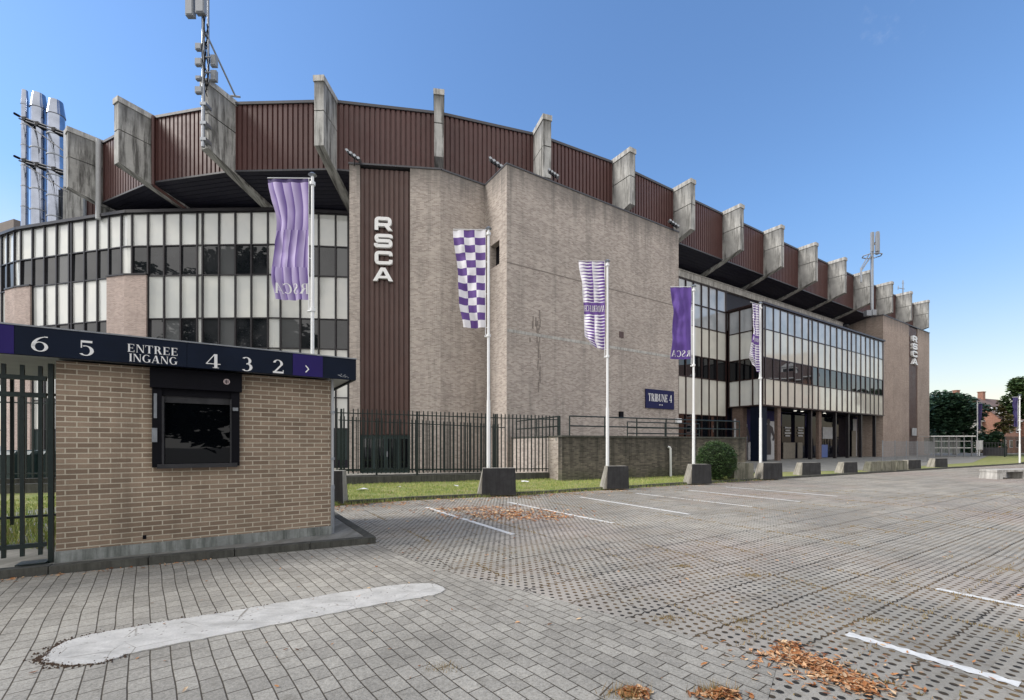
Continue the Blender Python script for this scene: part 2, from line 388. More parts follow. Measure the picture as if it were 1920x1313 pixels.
def patchmat():
    n = NT('pale_cement_patch'); f = n.noise(n.pos, 5, 7, .65); g = n.noise(n.pos, 60, 4, .8)
    c = n.mix(n.rng(f, .3, .7), (.42,.41,.385), (.60,.585,.55)); c = n.mix(1.0, c, _grey(n, n.rng(g, .3, .7, .85, 1.12)), 'MULTIPLY')
    ck = n.voro(n.mapping(n.pos, (1, 1, 1)), 2.6, 'Distance', 'DISTANCE_TO_EDGE'); c = n.mix(n.m('MULTIPLY', n.rng(n.m('ADD', ck, n.m('MULTIPLY', g, .012)), .008, .016, 1, 0), n.rng(n.noise(n.pos, 2.2, 3), .46, .54)), c, (.22,.20,.17))
    c = n.mix(n.rng(n.noise(n.mapping(n.pos, (1.2, 3.5, 1), (0,0,.35)), 1.6, 6, .7), .5, .68, 0, .55), c, (.30,.29,.265))
    pit = n.m('MULTIPLY', n.rng(n.voro(n.pos, 16), .10, .2, 1, 0), n.rng(n.noise(n.pos, 2.6, 4), .48, .56))
    c = n.mix(pit, c, (.12,.10,.08)); n.set('Base Color', c); n.set('Roughness', .9); n.bump(n.m('ADD', f, n.m('MULTIPLY', g, .3)), .6, .02); return n.mat
M['patch'] = patchmat()

# ------------------------------------------------------------------ lettering
def arcring(cx, cy, rx, ry, t, h, a0=0, a1=360, n=28):
    out = []
    for i in range(n):
        q = []
        for k, r in ((i, 0), (i + 1, 0), (i + 1, 1), (i, 1)):
            a = R(a0 + (a1 - a0) * k / n); q.append((cx + math.cos(a) * (rx - r * t), cy + math.sin(a) * (ry - r * h)))
        out.append(q if a1 < a0 else q)
    return out
def rc(x0, y0, x1, y1): return [[(x0,y0),(x1,y0),(x1,y1),(x0,y1)]]
def bar(x0, y0, x1, y1, w):    # slanted stem, horizontal width w
    return [[(x0, y0), (x0 + w, y0), (x1 + w, y1), (x1, y1)]]
T, h_ = .17, .05
def stem(x, w=T, lo=1, hi=1):
    o = rc(x, 0, x + w, 1)
    if lo: o += rc(x - .06, 0, x + w + .06, .035)
    if hi: o += rc(x - .06, .965, x + w + .06, 1)
    return o
SER = {
 'E': (stem(.07) + rc(.2,0,.66,h_) + rc(.2,.95,.64,1) + rc(.2,.48,.52,.53) + rc(.62,0,.66,.25) + rc(.60,.77,.64,1) + rc(.49,.39,.52,.62), .76),
 'N': (stem(.08,.05,1,1) + bar(.62,0,.06,1,.17) + stem(.70,.05,0,1), .86),
 'T': (stem(.29) + rc(.0,.95,.75,1) + rc(0,.74,.035,1) + rc(.715,.74,.75,1), .80),
 'R': (stem(.07) + arcring(.36,.745,.26,.255,T,h_,-90,90) + rc(.2,.95,.37,1) + rc(.2,.49,.37,.54) + bar(.56,0,.34,.5,.2) + rc(.52,0,.82,.035), .84),
 'I': (stem(.07), .34),
 'G': (arcring(.45,.5,.43,.51,T,h_,45,330,36) + rc(.64,0.06,.81,.42) + rc(.55,.39,.88,.425), .92),
 'A': (bar(.02,0,.36,1,.06) + bar(.56,0,.33,1,.19) + rc(.18,.30,.62,.345) + rc(-.04,0,.17,.035) + rc(.48,0,.83,.035), .84),
 'B': (stem(.07) + arcring(.36,.75,.23,.25,T-.02,h_,-90,90) + arcring(.38,.26,.28,.26,T,h_,-90,90) + rc(.2,.95,.37,1) + rc(.2,.49,.4,.53) + rc(.2,0,.4,h_), .74),
 'U': (rc(.1,.3,.27,1) + rc(.04,.965,.33,1) + rc(.66,.3,.71,1) + rc(.58,.965,.8,1) + arcring(.405,.3,.305,.31,.14,h_,180,360), .86),
 'S': (arcring(.33,.74,.25,.265,.13,h_,50,250) + arcring(.33,.25,.27,.265,.14,h_,-130,80) + bar(.44,.30,.14,.66,.16) + rc(.52,.72,.55,.98) + rc(.05,.02,.08,.28), .66),
 'C': (arcring(.45,.5,.43,.51,T,h_,42,318,36) + rc(.77,.68,.80,.98), .88),
 'L': (stem(.07) + rc(.2,0,.64,h_) + rc(.6,0,.64,.27), .70),
 'D': (stem(.07) + arcring(.36,.5,.42,.5,T,h_,-90,90) + rc(.2,.95,.37,1) + rc(.2,0,.37,h_), .86),
 'H': (stem(.07) + stem(.58) + rc(.2,.48,.6,.53), .86),
 '6': (arcring(.36,.31,.33,.32,.15,h_,0,360,36) + arcring(.68,.33,.65,.68,.15,.05,100,182,24) , .74),
 '5': (arcring(.3,.33,.34,.34,.16,h_,-140,115,30) + rc(.10,.5,.15,1) + rc(.10,.86,.58,1), .70),
 '4': (rc(.42,0,.58,1) + rc(.34,0,.66,.035) + rc(0,.26,.74,.315) + bar(0,.29,.42,1,.06), .78),
 '3': (arcring(.28,.74,.27,.265,.15,h_,-90,140) + arcring(.29,.28,.32,.29,.16,h_,-140,90) , .68),
 '2': (arcring(.31,.71,.29,.30,.15,h_,-20,165) + bar(.02,.04,.44,.62,.13) + rc(.02,0,.64,.13) + rc(.60,0,.64,.26), .70),
}
SER['6'] = (arcring(.37,.32,.34,.33,.15,h_,0,360,36) + arcring(.70,.32,.67,.70,.15,.04,95,180,24) + rc(.56,.955,.70,1.02), .76)
def strokepoly(pts, wd):
    out = []; n = len(pts); L = []; Rr = []
    for i, p in enumerate(pts):
        a = Vector(pts[max(0, i - 1)]); b = Vector(pts[min(n - 1, i + 1)]); p = Vector(p)
        d1 = (p - a).normalized() if i > 0 else (b - p).normalized(); d2 = (b - p).normalized() if i < n - 1 else d1
        m = (d1 + d2).normalized(); k = Vector((-m.y, m.x)); sc = 1 / max(.5, k.dot(Vector((-d1.y, d1.x))))
        L.append(p + k * wd / 2 * sc); Rr.append(p - k * wd / 2 * sc)
    for i in range(n - 1): out.append([tuple(Rr[i]), tuple(Rr[i+1]), tuple(L[i+1]), tuple(L[i])])
    return out
def rounded(pts, r=.16, n=5):
    out = [pts[0]]
    for i in range(1, len(pts) - 1):
        a, p, b = (Vector(q) for q in pts[i-1:i+2]); u = (a - p); v = (b - p); rr = min(r, u.length / 2, v.length / 2)
        s = p + u.normalized() * rr; e = p + v.normalized() * rr
        for k in range(n + 1):
            t = k / n; q = s * (1-t)**2 + p * 2*t*(1-t) + e * t*t; out.append(tuple(q))
    return out + [pts[-1]]
W_ = .24
WIDE = {
 'R': (strokepoly(rounded([(.12,.0),(.12,.88),(1.0,.88),(1.0,.42),(.2,.42)], .18), W_) + strokepoly([(.62,.36),(.98,.36),(1.02,.0)], .22)[:0] + rc(.0,0,.24,.3) + bar(.88,0,.62,.36,.30), 1.2),
 'S': (strokepoly(rounded([(1.08,.72),(1.08,.88),(.12,.88),(.12,.5),(1.05,.5),(1.05,.12),(.08,.12),(.08,.30)], .16), W_), 1.2),
 'C': (strokepoly(rounded([(1.06,.66),(1.06,.88),(.12,.88),(.12,.12),(1.06,.12),(1.06,.36)], .2), W_), 1.2),
 'A': (bar(-.05,0,.46,1,.27) + bar(1.0,0,.5,1,.28) + rc(.3,.20,1.0,.38), 1.28),
}
SAN = {
 'S': (strokepoly(rounded([(.5,.8),(.5,.93),(.07,.93),(.07,.5),(.5,.5),(.5,.07),(.07,.07),(.07,.2)], .12), .12), .68),
 'O': (strokepoly(rounded([(.3,.93),(.07,.93),(.07,.07),(.53,.07),(.53,.93),(.3,.93)], .12), .12), .72),
 'I': (rc(.05,0,.17,1), .32), 'U': (strokepoly(rounded([(.07,1),(.07,.07),(.53,.07),(.53,1)], .12), .12), .72),
 'T': (rc(.0,.88,.6,1) + rc(.24,0,.36,1), .7), 'D': (strokepoly(rounded([(.07,0.07),(.07,.93),(.5,.93),(.5,.07),(.07,.07)], .2), .12), .7),
}
def textw(txt, font, sp=.06): return sum((font[c][1] + sp) if c != ' ' else .4 for c in txt) - sp
def text(mb, txt, font, P, x0, y0, hgt, wscale=1, base=0.0, front=.02, stag=.0004, sp=.06, sides=True, dens=0):
    """P(x, y, off) -> world; letters stand front proud of base"""
    x = x0; idx = 0
    for ch in txt:
        if ch == ' ': x += .4 * hgt * wscale; continue
        polys, wd = font[ch]
        for q in polys:
            pts = [(x + a * hgt * wscale, y0 + b * hgt) for a, b in q]
            ar = sum(pts[i][0]*pts[(i+1)%4][1] - pts[(i+1)%4][0]*pts[i][1] for i in range(4))
            if ar < 0: pts.reverse()
            off = front + (idx % 7) * stag; idx += 1
            subs = [pts]
            if dens:
                a, b, c, d = (Vector(p) for p in pts); nn = max(1, int(max((b-a).length, (c-b).length, (d-c).length, (a-d).length) / dens))
                subs = []
                for i in range(nn):
                    for j in range(nn):
                        g = lambda s, t: tuple(a*(1-s)*(1-t) + b*s*(1-t) + c*s*t + d*(1-s)*t)
                        subs.append([g(i/nn,j/nn), g((i+1)/nn,j/nn), g((i+1)/nn,(j+1)/nn), g(i/nn,(j+1)/nn)])
            for sq in subs:
                mb.quad(*[P(px, py, off) for px, py in sq])
            if sides:
                for i in range(4):
                    a = pts[i]; b = pts[(i + 1) % 4]
                    mb.quad(P(*a, base), P(*b, base), P(*b, off), P(*a, off))
        x += (wd + sp) * hgt * wscale
    return x

# ================================================================== SETTING: ground sheets
def sheet(name, poly, z, mat, kind='structure'):
    mb = MB(); mb.quad(*[(p[0], p[1], z) for p in poly]); o = mb.build(name, mat, loc=(0, 0, 0)); o['kind'] = kind; return o
mb = MB(); mb.quad((-400,-200,0),(500,-200,0),(500,600,0),(-400,600,0)); o = mb.build('ground', M['gravel']); o['kind'] = 'structure'
KP = [(605, 951), (640, 947.5), (760, 939), (965, 930), (1110, 920.5), (1250, 911.5), (1450, 899.5), (1650, 887), (1790, 878.5), (1905, 871.5)]
K = [G(*p) for p in KP]
far = K[-1] + (K[-1] - K[-2]).normalized() * 60
BC = G(706, 1020)           # booth kerb corner
BL = G(0, 1088); bdir = (BL - BC).normalized(); BLL = BC + bdir * 9
lot = [(-12, -12), (60, -12), (95, 50)] + [tuple(far)] + [tuple(k) for k in reversed(K)] + [tuple(BC), tuple(BLL), (-12, 0)]
sheet('parking_lot', lot, .004, M['paver'])
bp = [tuple(BC), tuple(BLL), (-13, -8), (4.2, -8), G(1440, 1313), G(1458, 1245), G(1280, 1190), G(1130, 1150), G(990, 1110), G(850, 1076), G(770, 1050)]
sheet('paved_yard', bp, .008, M['blocks'])
pp = [(78,1240),(95,1222),(125,1205),(185,1190),(300,1170),(415,1152),(515,1135),(650,1112),(740,1100),(775,1097),(802,1096),(820,1099),(832,1104),(834,1108),(829,1113),(815,1118),(780,1125),(725,1133),(607,1157),(505,1177),(390,1199),(325,1212),(240,1230),(190,1247),(125,1252),(85,1246)]
dense = []
rp = random.Random(3)
for i in range(len(pp)):
    a = G(*pp[i]); b = G(*pp[(i + 1) % len(pp)])
    for k in range(6):
        q = a.lerp(b, k / 6); dense.append((q.x + rp.uniform(-.012, .012), q.y + rp.uniform(-.012, .012)))
mb = MB(); mb.prism(dense[::-1], .009, .018); o = mb.build('cement_patch', M['patch']); o['kind'] = 'structure'

# kerb along the grass strip
def strip(mb, pts, wd, z0, z1, side=1):
    n = len(pts); L = []
    for i in range(n):
        a = pts[max(0, i-1)]; b = pts[min(n-1, i+1)]; d = (b - a).normalized(); L.append(pts[i] + Vector((-d.y, d.x)) * wd * side)
    for i in range(n - 1):
        q = [pts[i], pts[i+1], L[i+1], L[i]]
        if side < 0: q.reverse()
        mb.hexa([(p.x, p.y, z0) for p in q], [(p.x, p.y, z1) for p in q])
mb = MB(); KK = K + [far]
Kd = [];
for i in range(len(KK) - 1):
    L = (KK[i+1] - KK[i]).length; n = max(1, round(L / 1.0))
    for k in range(n): Kd.append(KK[i].lerp(KK[i+1], k / n))
for i in range(len(Kd) - 1):
    a, b = Kd[i], Kd[i+1]; d = (b - a).normalized(); q = [a, b - d * .012]
    strip(mb, q, .16, 0, .10 + rp.uniform(-.006, .006))
o = mb.build('kerb', M['kerb']); o['kind'] = 'structure'
# grass bank behind the kerb
Kin = [k + Vector((-.45, .89)) * .16 for k in K]
RW0, RW1 = G(1054, 902, .07), G(1398, 887.5, .07)      # ramp wall foot
FA, FB = Vector((-6.8, 17.6)), Vector((2.1, 20.6))     # fence line
fdir = (FB - FA).normalized(); FL = FA - fdir * 16
gpoly = [tuple(k) for k in Kin] + [tuple(far + Vector((-3, 6))), (30, 60), (-60, 60), (-60, 20)] + [(-12, 8.0), tuple(Vector(BLL) + Vector((0, 1)))] + [G(300, 1000)]
gpoly = [tuple(Kin[i]) for i in range(len(Kin))] + [tuple(far + Vector((-5, 7))), (30, 62), (-62, 62), (-62, 9), (-7.5, 8.2), (-5.0, 9.5)]
sheet('grass_bank', gpoly, .07, M['grass'])
def in_poly(p, poly):
    c = False; n = len(poly)
    for i in range(n):
        a, b = poly[i], poly[(i + 1) % n]
        if (a[1] > p[1]) != (b[1] > p[1]) and p[0] < (b[0] - a[0]) * (p[1] - a[1]) / (b[1] - a[1]) + a[0]: c = not c
    return c
# yard paving behind the fence, against the building
sheet('yard_paving', [tuple(FL + Vector((0, .5))), tuple(FA + Vector((0, .5))), tuple(FB + Vector((-.1, .4))), (2.1, 26), (12, 34), (40, 60), (-60, 60), (-60, 12)], .074, M['slab'])
sheet('forecourt_paving', [tuple(RW1 + Vector((-.5, .2))), tuple(K[7] + Vector((-.5, 1.2))), tuple(K[9] + Vector((-1, 2.4))), (75, 70), (40, 62), (12, 34)], .078, M['slab'])

# painted bay lines
def pline(a, b, wd=.11, name='bay_line', wavy=False, label=None):
    a = G(*a); b = G(*b); d = (b - a).normalized(); p = Vector((-d.y, d.x)) * wd / 2; n = max(2, int((b - a).length / .03)); mb = MB()
    L = []; Rr = []
    for i in range(n + 1):
        q = a.lerp(b, i / n); k = 1 + (.22 * math.sin(i * .03 / .12 * 2 * math.pi) if wavy else rp.uniform(-.08, .08))
        L.append(q + p * k); Rr.append(q - p * k)
    for i in range(n):
        if rp.random() < (.0 if wavy else .02): continue
        mb.quad((Rr[i].x, Rr[i].y, .0085), (Rr[i+1].x, Rr[i+1].y, .0085), (L[i+1].x, L[i+1].y, .0085), (L[i].x, L[i].y, .0085))
    o = mb.build(name, M['white_line']); o['kind'] = 'structure'
for a, b in (((800,952),(962,1003)), ((952,942),(1150,982)), ((1088,932.5),(1293,965)), ((1192,925.5),(1410,951)), ((1290,919.5),(1500,941)), ((1361,913.5),(1570,931))):
    pline(a, b)
pline((1588,1190),(1912,1286), .10, wavy=True); pline((1755,1105),(2010,1157), .085, wavy=True)

# ================================================================== STADIUM
ST = thing('stadium', 'large brick and maroon football stadium with projecting concrete ribs around its roof', 'stadium', (0, 30, 0))
KR = 20.5; ZR = KR + H
RP = [(125.5,240),(218,183.5),(384,149.5),(598,142),(823,168),(1026,216),(1186,278.5),(1298,334),(1389,381),(1463.5,419),(1528,452),(1583,480.5),(1631,506.5),(1673,526),(1709.5,545),(1741,563)]
RPos = [Vector(((x - CX) / (HY - y) * KR, F / (HY - y) * KR)) for x, y in RP]
# straighten the straight flank
A6, A15 = RPos[6], RPos[15]
for i in range(6, 16): RPos[i] = A6.lerp(A15, (i - 6) / 9)
UD = (A15 - A6).normalized()
RDir = [(.60,.80),(.47,.88),(.31,.95),(.05,1),(-.16,.987),(-.33,.944)]
RDir = [Vector(d).normalized() for d in RDir] + [Vector((-UD.y, UD.x))] * 10
DP = 1.62       # depth of the cladding behind the rib noses
TH = .27
for i, (P, dv) in enumerate(zip(RPos, RDir)):
    fr = Fr(P, P + Vector((dv.y, -dv.x)))   # s across the rib, n = outward = -dv
    if fr.n.dot(dv) > 0: fr = Fr(P, P - Vector((dv.y, -dv.x)))
    mb = MB()
    def ribpoly(prof, t, m=0):
        n = len(prof); vs = [fr.pt(-t, -d, z) for d, z in prof] + [fr.pt(t, -d, z) for d, z in prof]
        mb.mesh(vs, [tuple(range(n)), tuple(range(2*n-1, n-1, -1))] + [((k+1) % n, k, n + k, n + (k+1) % n) for k in range(n)], m)
    zj = H + KR * .905
    ribpoly([(0, zj + .04), (0, ZR - .32), (2.4, ZR - .32), (2.4, zj + .04)], TH)
    ribpoly([(.08, zj - .03), (.08, zj + .05), (2.4, zj + .05), (2.4, zj - .03)], TH - .07)
    ribpoly([(0, H + 16.62), (0, zj - .02), (2.6, zj - .02), (6.5, zj - .02), (6.5, H + 14.75), (4.2, H + 15.35), (1.9, H + 16.05)], TH)
    # shallow heel line
    rib = mb.build('concrete_rib', M['concrete'], ST)
    mc = MB(); mbk = mb; mb = mc
    ribpoly([(-.06, ZR - .325), (-.06, ZR), (2.4, ZR), (2.4, ZR - .325)], TH + .045)
    mc.build('coping', M['conc_light'], rib)
# corrugated cladding bays
def corrugated(mb, fr, s0, s1, z0, z1, d=0, pitch=.3, dep=.085, m=0):
    n = max(1, round((s1 - s0) / pitch)); p = (s1 - s0) / n
    xs = []
    for k in range(n):
        a = s0 + k * p; xs += [(a, 0), (a + p * .62, 0), (a + p * .70, -dep), (a + p * .92, -dep)]
    xs.append((s1, 0))
    for (a, da), (b, db) in zip(xs, xs[1:]):
        mb.quad(fr.pt(a, d + da, z0), fr.pt(b, d + db, z0), fr.pt(b, d + db, z1), fr.pt(a, d + da, z1), m=m)
ZP0, ZP1 = H + 16.33, H + 20.22
INN = [P + dv * DP for P, dv in zip(RPos, RDir)]
DEEP = [P + dv * 6.4 for P, dv in zip(RPos, RDir)]
for i in range(15):
    fr = Fr(INN[i], INN[i+1]); mb = MB()
    e = TH + .0
    corrugated(mb, fr, e * .5, fr.L - e * .5, ZP0, ZP1)
    pan = mb.build('cladding_panel', M['maroon'], ST)
    fm = MB(); fr.box(fm, .1, fr.L - .1, -.5, .07, ZP1, ZP1 + .16); fr.box(fm, .1, fr.L - .1, -.12, .035, ZP0 - .10, ZP0)
    build_each(fm, 'edge_flashing', M['flash'], pan)
    sm = MB(); frd = Fr(DEEP[i], DEEP[i+1]); a0 = INN[i]; a1 = INN[i+1]; b0 = DEEP[i]; b1 = DEEP[i+1]
    n = 16
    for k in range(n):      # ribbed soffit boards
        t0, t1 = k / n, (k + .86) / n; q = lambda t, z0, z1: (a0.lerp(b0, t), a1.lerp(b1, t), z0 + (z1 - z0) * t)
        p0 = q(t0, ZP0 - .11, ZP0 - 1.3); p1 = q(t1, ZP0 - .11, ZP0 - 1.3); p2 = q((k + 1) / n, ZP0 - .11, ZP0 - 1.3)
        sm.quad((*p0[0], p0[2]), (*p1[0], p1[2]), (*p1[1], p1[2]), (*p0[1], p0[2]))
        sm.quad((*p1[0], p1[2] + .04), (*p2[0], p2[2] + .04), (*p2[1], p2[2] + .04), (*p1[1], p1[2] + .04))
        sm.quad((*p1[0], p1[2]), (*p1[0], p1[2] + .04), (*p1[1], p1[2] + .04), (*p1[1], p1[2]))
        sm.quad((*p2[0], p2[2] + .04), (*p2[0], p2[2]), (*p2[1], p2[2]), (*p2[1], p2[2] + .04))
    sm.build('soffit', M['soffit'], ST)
# roof deck and core behind everything
inner = [P + dv * 22 for P, dv in zip(RPos[:6], RDir[:6])]
mb = MB(); ringo = [p + d * .3 for p, d in zip(INN, RDir)]; ringi = [P + d * 16 for P, d in zip(RPos, RDir)]
for i in range(15):
    q = [ringo[i], ringo[i+1], ringi[i+1], ringi[i]]
    if i < 6:
        q = [ringo[i], ringo[i+1], ringo[i+1] + RDir[i+1] * 6, ringo[i] + RDir[i] * 6]
    mb.hexa([(p.x, p.y, ZP0 + 1) for p in q], [(p.x, p.y, ZP1 - .1) for p in q])
mb.build('roof_deck', M['flash'], ST)
mb = MB()
for i in range(15):
    a, b = DEEP[i], DEEP[i+1]; a2 = a + RDir[i] * .3; b2 = b + RDir[i+1] * .3
    q = [a, b, b2, a2]; mb.hexa([(p.x, p.y, 0) for p in q], [(p.x, p.y, ZP0 + .6) for p in q])
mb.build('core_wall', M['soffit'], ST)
# end wall closing the roof at the left
mb = MB(); fr = Fr(INN[0], INN[0] + RDir[0]); fr.box(mb, 0, 10, -.3, .0, H + 14, ZP1); mb.build('end_wall', M['concrete'], ST)

# ---- left curtain wall
TL = 15.2; ZG = TL + H
CWP = [(654, 402.6), (514, 396), (375, 397.5), (238, 400.5), (132.5, 416.5), (33, 432), (0, 444)]
CW = [Vector(((x - CX) / (HY - y) * TL, F / (HY - y) * TL)) for x, y in CWP]
CW = CW[::-1]; CW = [CW[0] + Vector((-2.5, 8)), CW[0] + Vector((-1.6, 2.6))] + CW
WALLF = [Fr(CW[i], CW[i+1]) for i in range(len(CW) - 1)]
cw = None
mb = MB()
for fr in WALLF: fr.box(mb, 0, fr.L, -.35, -.12, 0, ZG - .05)
cw = mb.build('curtain_wall', M['soffit'], ST)
mb = MB()
for fr in WALLF: fr.box(mb, -.06, fr.L + .06, -.5, .16, ZG - .02, ZG + .17)
mb.build('parapet_cap', M['mull'], ST)
mb = MB()       # flat roof behind the parapet
for fr in WALLF:
    fr.box(mb, 0, fr.L, -3.5, -.36, ZG - .3, ZG - .06)
mb.build('flat_roof', M['flash'], ST)
rows = [(13.06, TL, 's'), (11.1, 13.06, 'g'), (8.27, 11.1, 's'), (6.3, 8.27, 'g'), (3.1, 6.3, 's'), (1.06, 3.1, 's'), (-1.0, 1.06, 'd')]
rows = [(a + H, b + H, k) for a, b, k in rows]; rows[-1] = (.6, rows[-1][1], 'd')
MU = {4: [27, 15, 4], 5: [61, 84, 107, 130]}
mull_px = [3.6, 14.6, 27.4, 39.5, 61.4, 84, 106.7, 130, 135, 159, 183, 204.7, 228, 248, 277.8, 308, 339, 370, 380, 411, 441.5, 471.5, 502.6, 526, 563, 597.6, 629.4, 653]
narrow = [(27.4, 39.5), (130, 135), (228, 248), (370, 380), (502.6, 526)]
def wallpoint(px):
    for fr in WALLF[2:]:
        s = fr.s_at(px)
        if -1e-3 <= s <= fr.L + 1e-3: return fr, s
    return WALLF[-1], WALLF[-1].L - .02
pts = [wallpoint(p) for p in mull_px]
ends = []
for k, (fr, s) in enumerate(pts):
    mb = MB(); fr.box(mb, s - .05, s + .05, -.12, .06, .1, ZG); mb.build('mullion', M['mull'], cw)
for fr in WALLF[:2]:
    n = int(fr.L / 1.05)
    for k in range(n):
        mb = MB(); fr.box(mb, k * 1.05 + .5, k * 1.05 + .61, -.12, .13, .1, ZG); mb.build('mullion', M['mull'], cw)
    for z0, z1, k in rows:
        mb = MB(); fr.box(mb, 0, fr.L, -.12, -.03, z0, z1 - .07); mb.build('window' if k != 's' else 'spandrel_panel', M['spandrel'] if k == 's' else M['glass'], cw)
mb = MB()
for z0, z1, k in rows:
    for fr in WALLF: fr.box(mb, 0, fr.L, -.12, .045, z1 - .07, z1)
build_each(mb, 'transom', M['mull'], cw)
prnd = random.Random(21)
def pane(fr, mb, a, b, d0, d1, z0, z1, k=.012):
    j = [prnd.uniform(-k, k) for _ in range(3)]; j.append(j[0] + j[2] - j[1]) # keeps the pane flat
    B = [fr.pt(a, d1 + j[0], z0), fr.pt(b, d1 + j[1], z0), fr.pt(b, d0, z0), fr.pt(a, d0, z0)]
    T4 = [fr.pt(a, d1 + j[3], z1), fr.pt(b, d1 + j[2], z1), fr.pt(b, d0, z1), fr.pt(a, d0, z1)]
    mb.hexa(B, T4)
def cell(P0, P1, z0, z1, mat, name, inset=-.03):
    if name == 'window' and prnd.random() < .16: mat = M['glass_blind']
    fr = Fr(P0, P1); mb = MB(); pane(fr, mb, 0, fr.L, -.08, 0, z0, z1 - .07); mb.build(name, mat, cw)
for k in range(len(pts) - 1):
    (f0, s0), (f1, s1) = pts[k], pts[k+1]
    nar = any(abs(mull_px[k] - a) < .1 for a, b in narrow)
    chain = []
    a = f0.pt(s0, -.04, 0).to_2d(); b = f1.pt(s1, -.04, 0).to_2d()
    segs = [(a, b)] if f0 is f1 or mull_px[k] > 640 else None
    if segs is None:
        c = f1.pt(0, -.04, 0).to_2d(); segs = [(a, c), (c, b)]
    brk = any(x0 - 1 < (mull_px[k] + mull_px[k+1]) / 2 < x1 + 1 for x0, x1 in ((15, 61), (204, 277)))
    for z0, z1, kind in rows:
        if brk and z1 < 12.8 + .01 + .0: continue
        for (p, q) in segs:
            if (q - p).length < .05: continue
            if kind == 's' or nar: cell(p, q, z0, z1, M['spandrel'], 'spandrel_panel')
            elif kind == 'g': cell(p, q, z0, z1, M['glass'], 'window')
            else: cell(p, q, z0, z1, M['green_door'], 'lower_window')
# brick piers set in the curtain wall
for x0, x1 in ((15, 61.4), (204.7, 277.8)):
    fa, sa = wallpoint(x0); fb, sb = wallpoint(x1); mb = MB()
    ia, ib = WALLF.index(fa), WALLF.index(fb)
    P = [fa.pt(sa, .16, 0).to_2d()] + [WALLF[j].pt(WALLF[j].L, .16, 0).to_2d() for j in range(ia, ib)] + [fb.pt(sb, .16, 0).to_2d()]
    Q = [fa.pt(sa, -.1, 0).to_2d()] + [WALLF[j].pt(WALLF[j].L, -.1, 0).to_2d() for j in range(ia, ib)] + [fb.pt(sb, -.1, 0).to_2d()]
    for j in range(len(P) - 1):
        q = [P[j], P[j+1], Q[j+1], Q[j]]; mb.hexa([(p.x, p.y, 0) for p in q], [(p.x, p.y, 12.72) for p in q])
    pier = mb.build('brick_pier', M['brick_pale'], ST)
    mc = MB()
    for j in range(len(P) - 1):
        f = Fr(P[j], P[j+1]); f.box(mc, -.02, f.L + .02, -.3, .05, 12.73, 12.83)
    mc.build('coping', M['mull'], pier)

# ---- RSCA tower 1
TB = 15.15; ZB = TB + H
def TP(px, py): return Vector(((px - CX) / (HY - py) * TB, F / (HY - py) * TB))
t0, t1, t2 = TP(655, 308), TP(826, 319), TP(904.5, 347)
b0, b1 = TP(950, 308), TP(1271, 437)
bu = UD; bn = Vector((-bu.y, bu.x))
b1 = b0 + bu * ((b1 - b0).length)
mb = MB()
frT = Fr(t0, t1); s_a, s_b = frT.s_at(674.5), frT.s_at(769)
frT.box(mb, 0, s_a, -6.5, 0, 0, ZB); frT.box(mb, s_b, frT.L, -6.5, 0, 0, ZB); frT.box(mb, s_a, s_b, -6.5, -.35, 0, ZB)
frU = Fr(t1, t2)
q = [t1 + frT.n * -.002, t1 + frU.u * (frU.L + .3), t1 + frU.u * (frU.L + .3) + bn * 5, t1 + bn * 5.5]
mb.hexa([(p.x, p.y, 0) for p in q], [(p.x, p.y, ZB - .003) for p in q])
tw = mb.build('sign_tower', M['brick'], ST)
mb = MB(); corrugated(mb, frT, s_a + .02, s_b - .02, H + .55, ZB - .12, -.12, .27, .07); frT.box(mb, s_a, s_b, -.34, -.2, H + .5, ZB - .1)
strip1 = mb.build('cladding_strip', M['maroon_dark'], ST)
mb = MB(); frT.box(mb, -.04, frT.L + .02, -6.5, .05, ZB, ZB + .09); frU.box(mb, .05, frU.L + .3, -.6, .045, ZB - .001, ZB + .088); mb.build('coping', M['flash'], tw)
# door at the foot of the strip
mb = MB(); frT.box(mb, s_a, s_b, -.34, -.24, .08, H + .5); dr = mb.build('double_door', M['green_door'], ST)
mb = MB()
wdt = s_b - s_a
for k in range(4):
    a = s_a + wdt * (k + .16) / 4; b = s_a + wdt * (k + .84) / 4; frT.box(mb, a, b, -.24, -.228, .35, 1.95)
mb.build('door_glazing', M['glass_dark'], dr)
mb = MB(); frT.box(mb, s_a + wdt * .52, s_a + wdt * .54, -.235, -.17, .95, 1.25); mb.build('handle', M['galv'], dr)
# RSCA letters
mb = MB()
for ch, y0, y1 in (('R',406,433),('S',438,465),('C',470,497),('A',501,528)):
    sL = frT.s_at(704.5); sW = frT.s_at(738) - sL; Yd = frT.Y(sL); hz = (y1 - y0) * Yd / F; zb = zat(y1, Yd)
    polys, wd = WIDE[ch]; x0 = sL - (.05 if ch != 'A' else .1)
    m1 = MB(); text(m1, ch, WIDE, lambda x, y, o: frT.pt(x, o, y), x0, zb + hz * .03, hz * .93, sW / hz / 1.1, -.1, .06, .001); m1.build('sign_letter', M['letter'], strip1)

# ---- big brick block
BD = 9.0
mb = MB(); frB = Fr(b0, b1); LS = (t2 - b0).length
hole = True
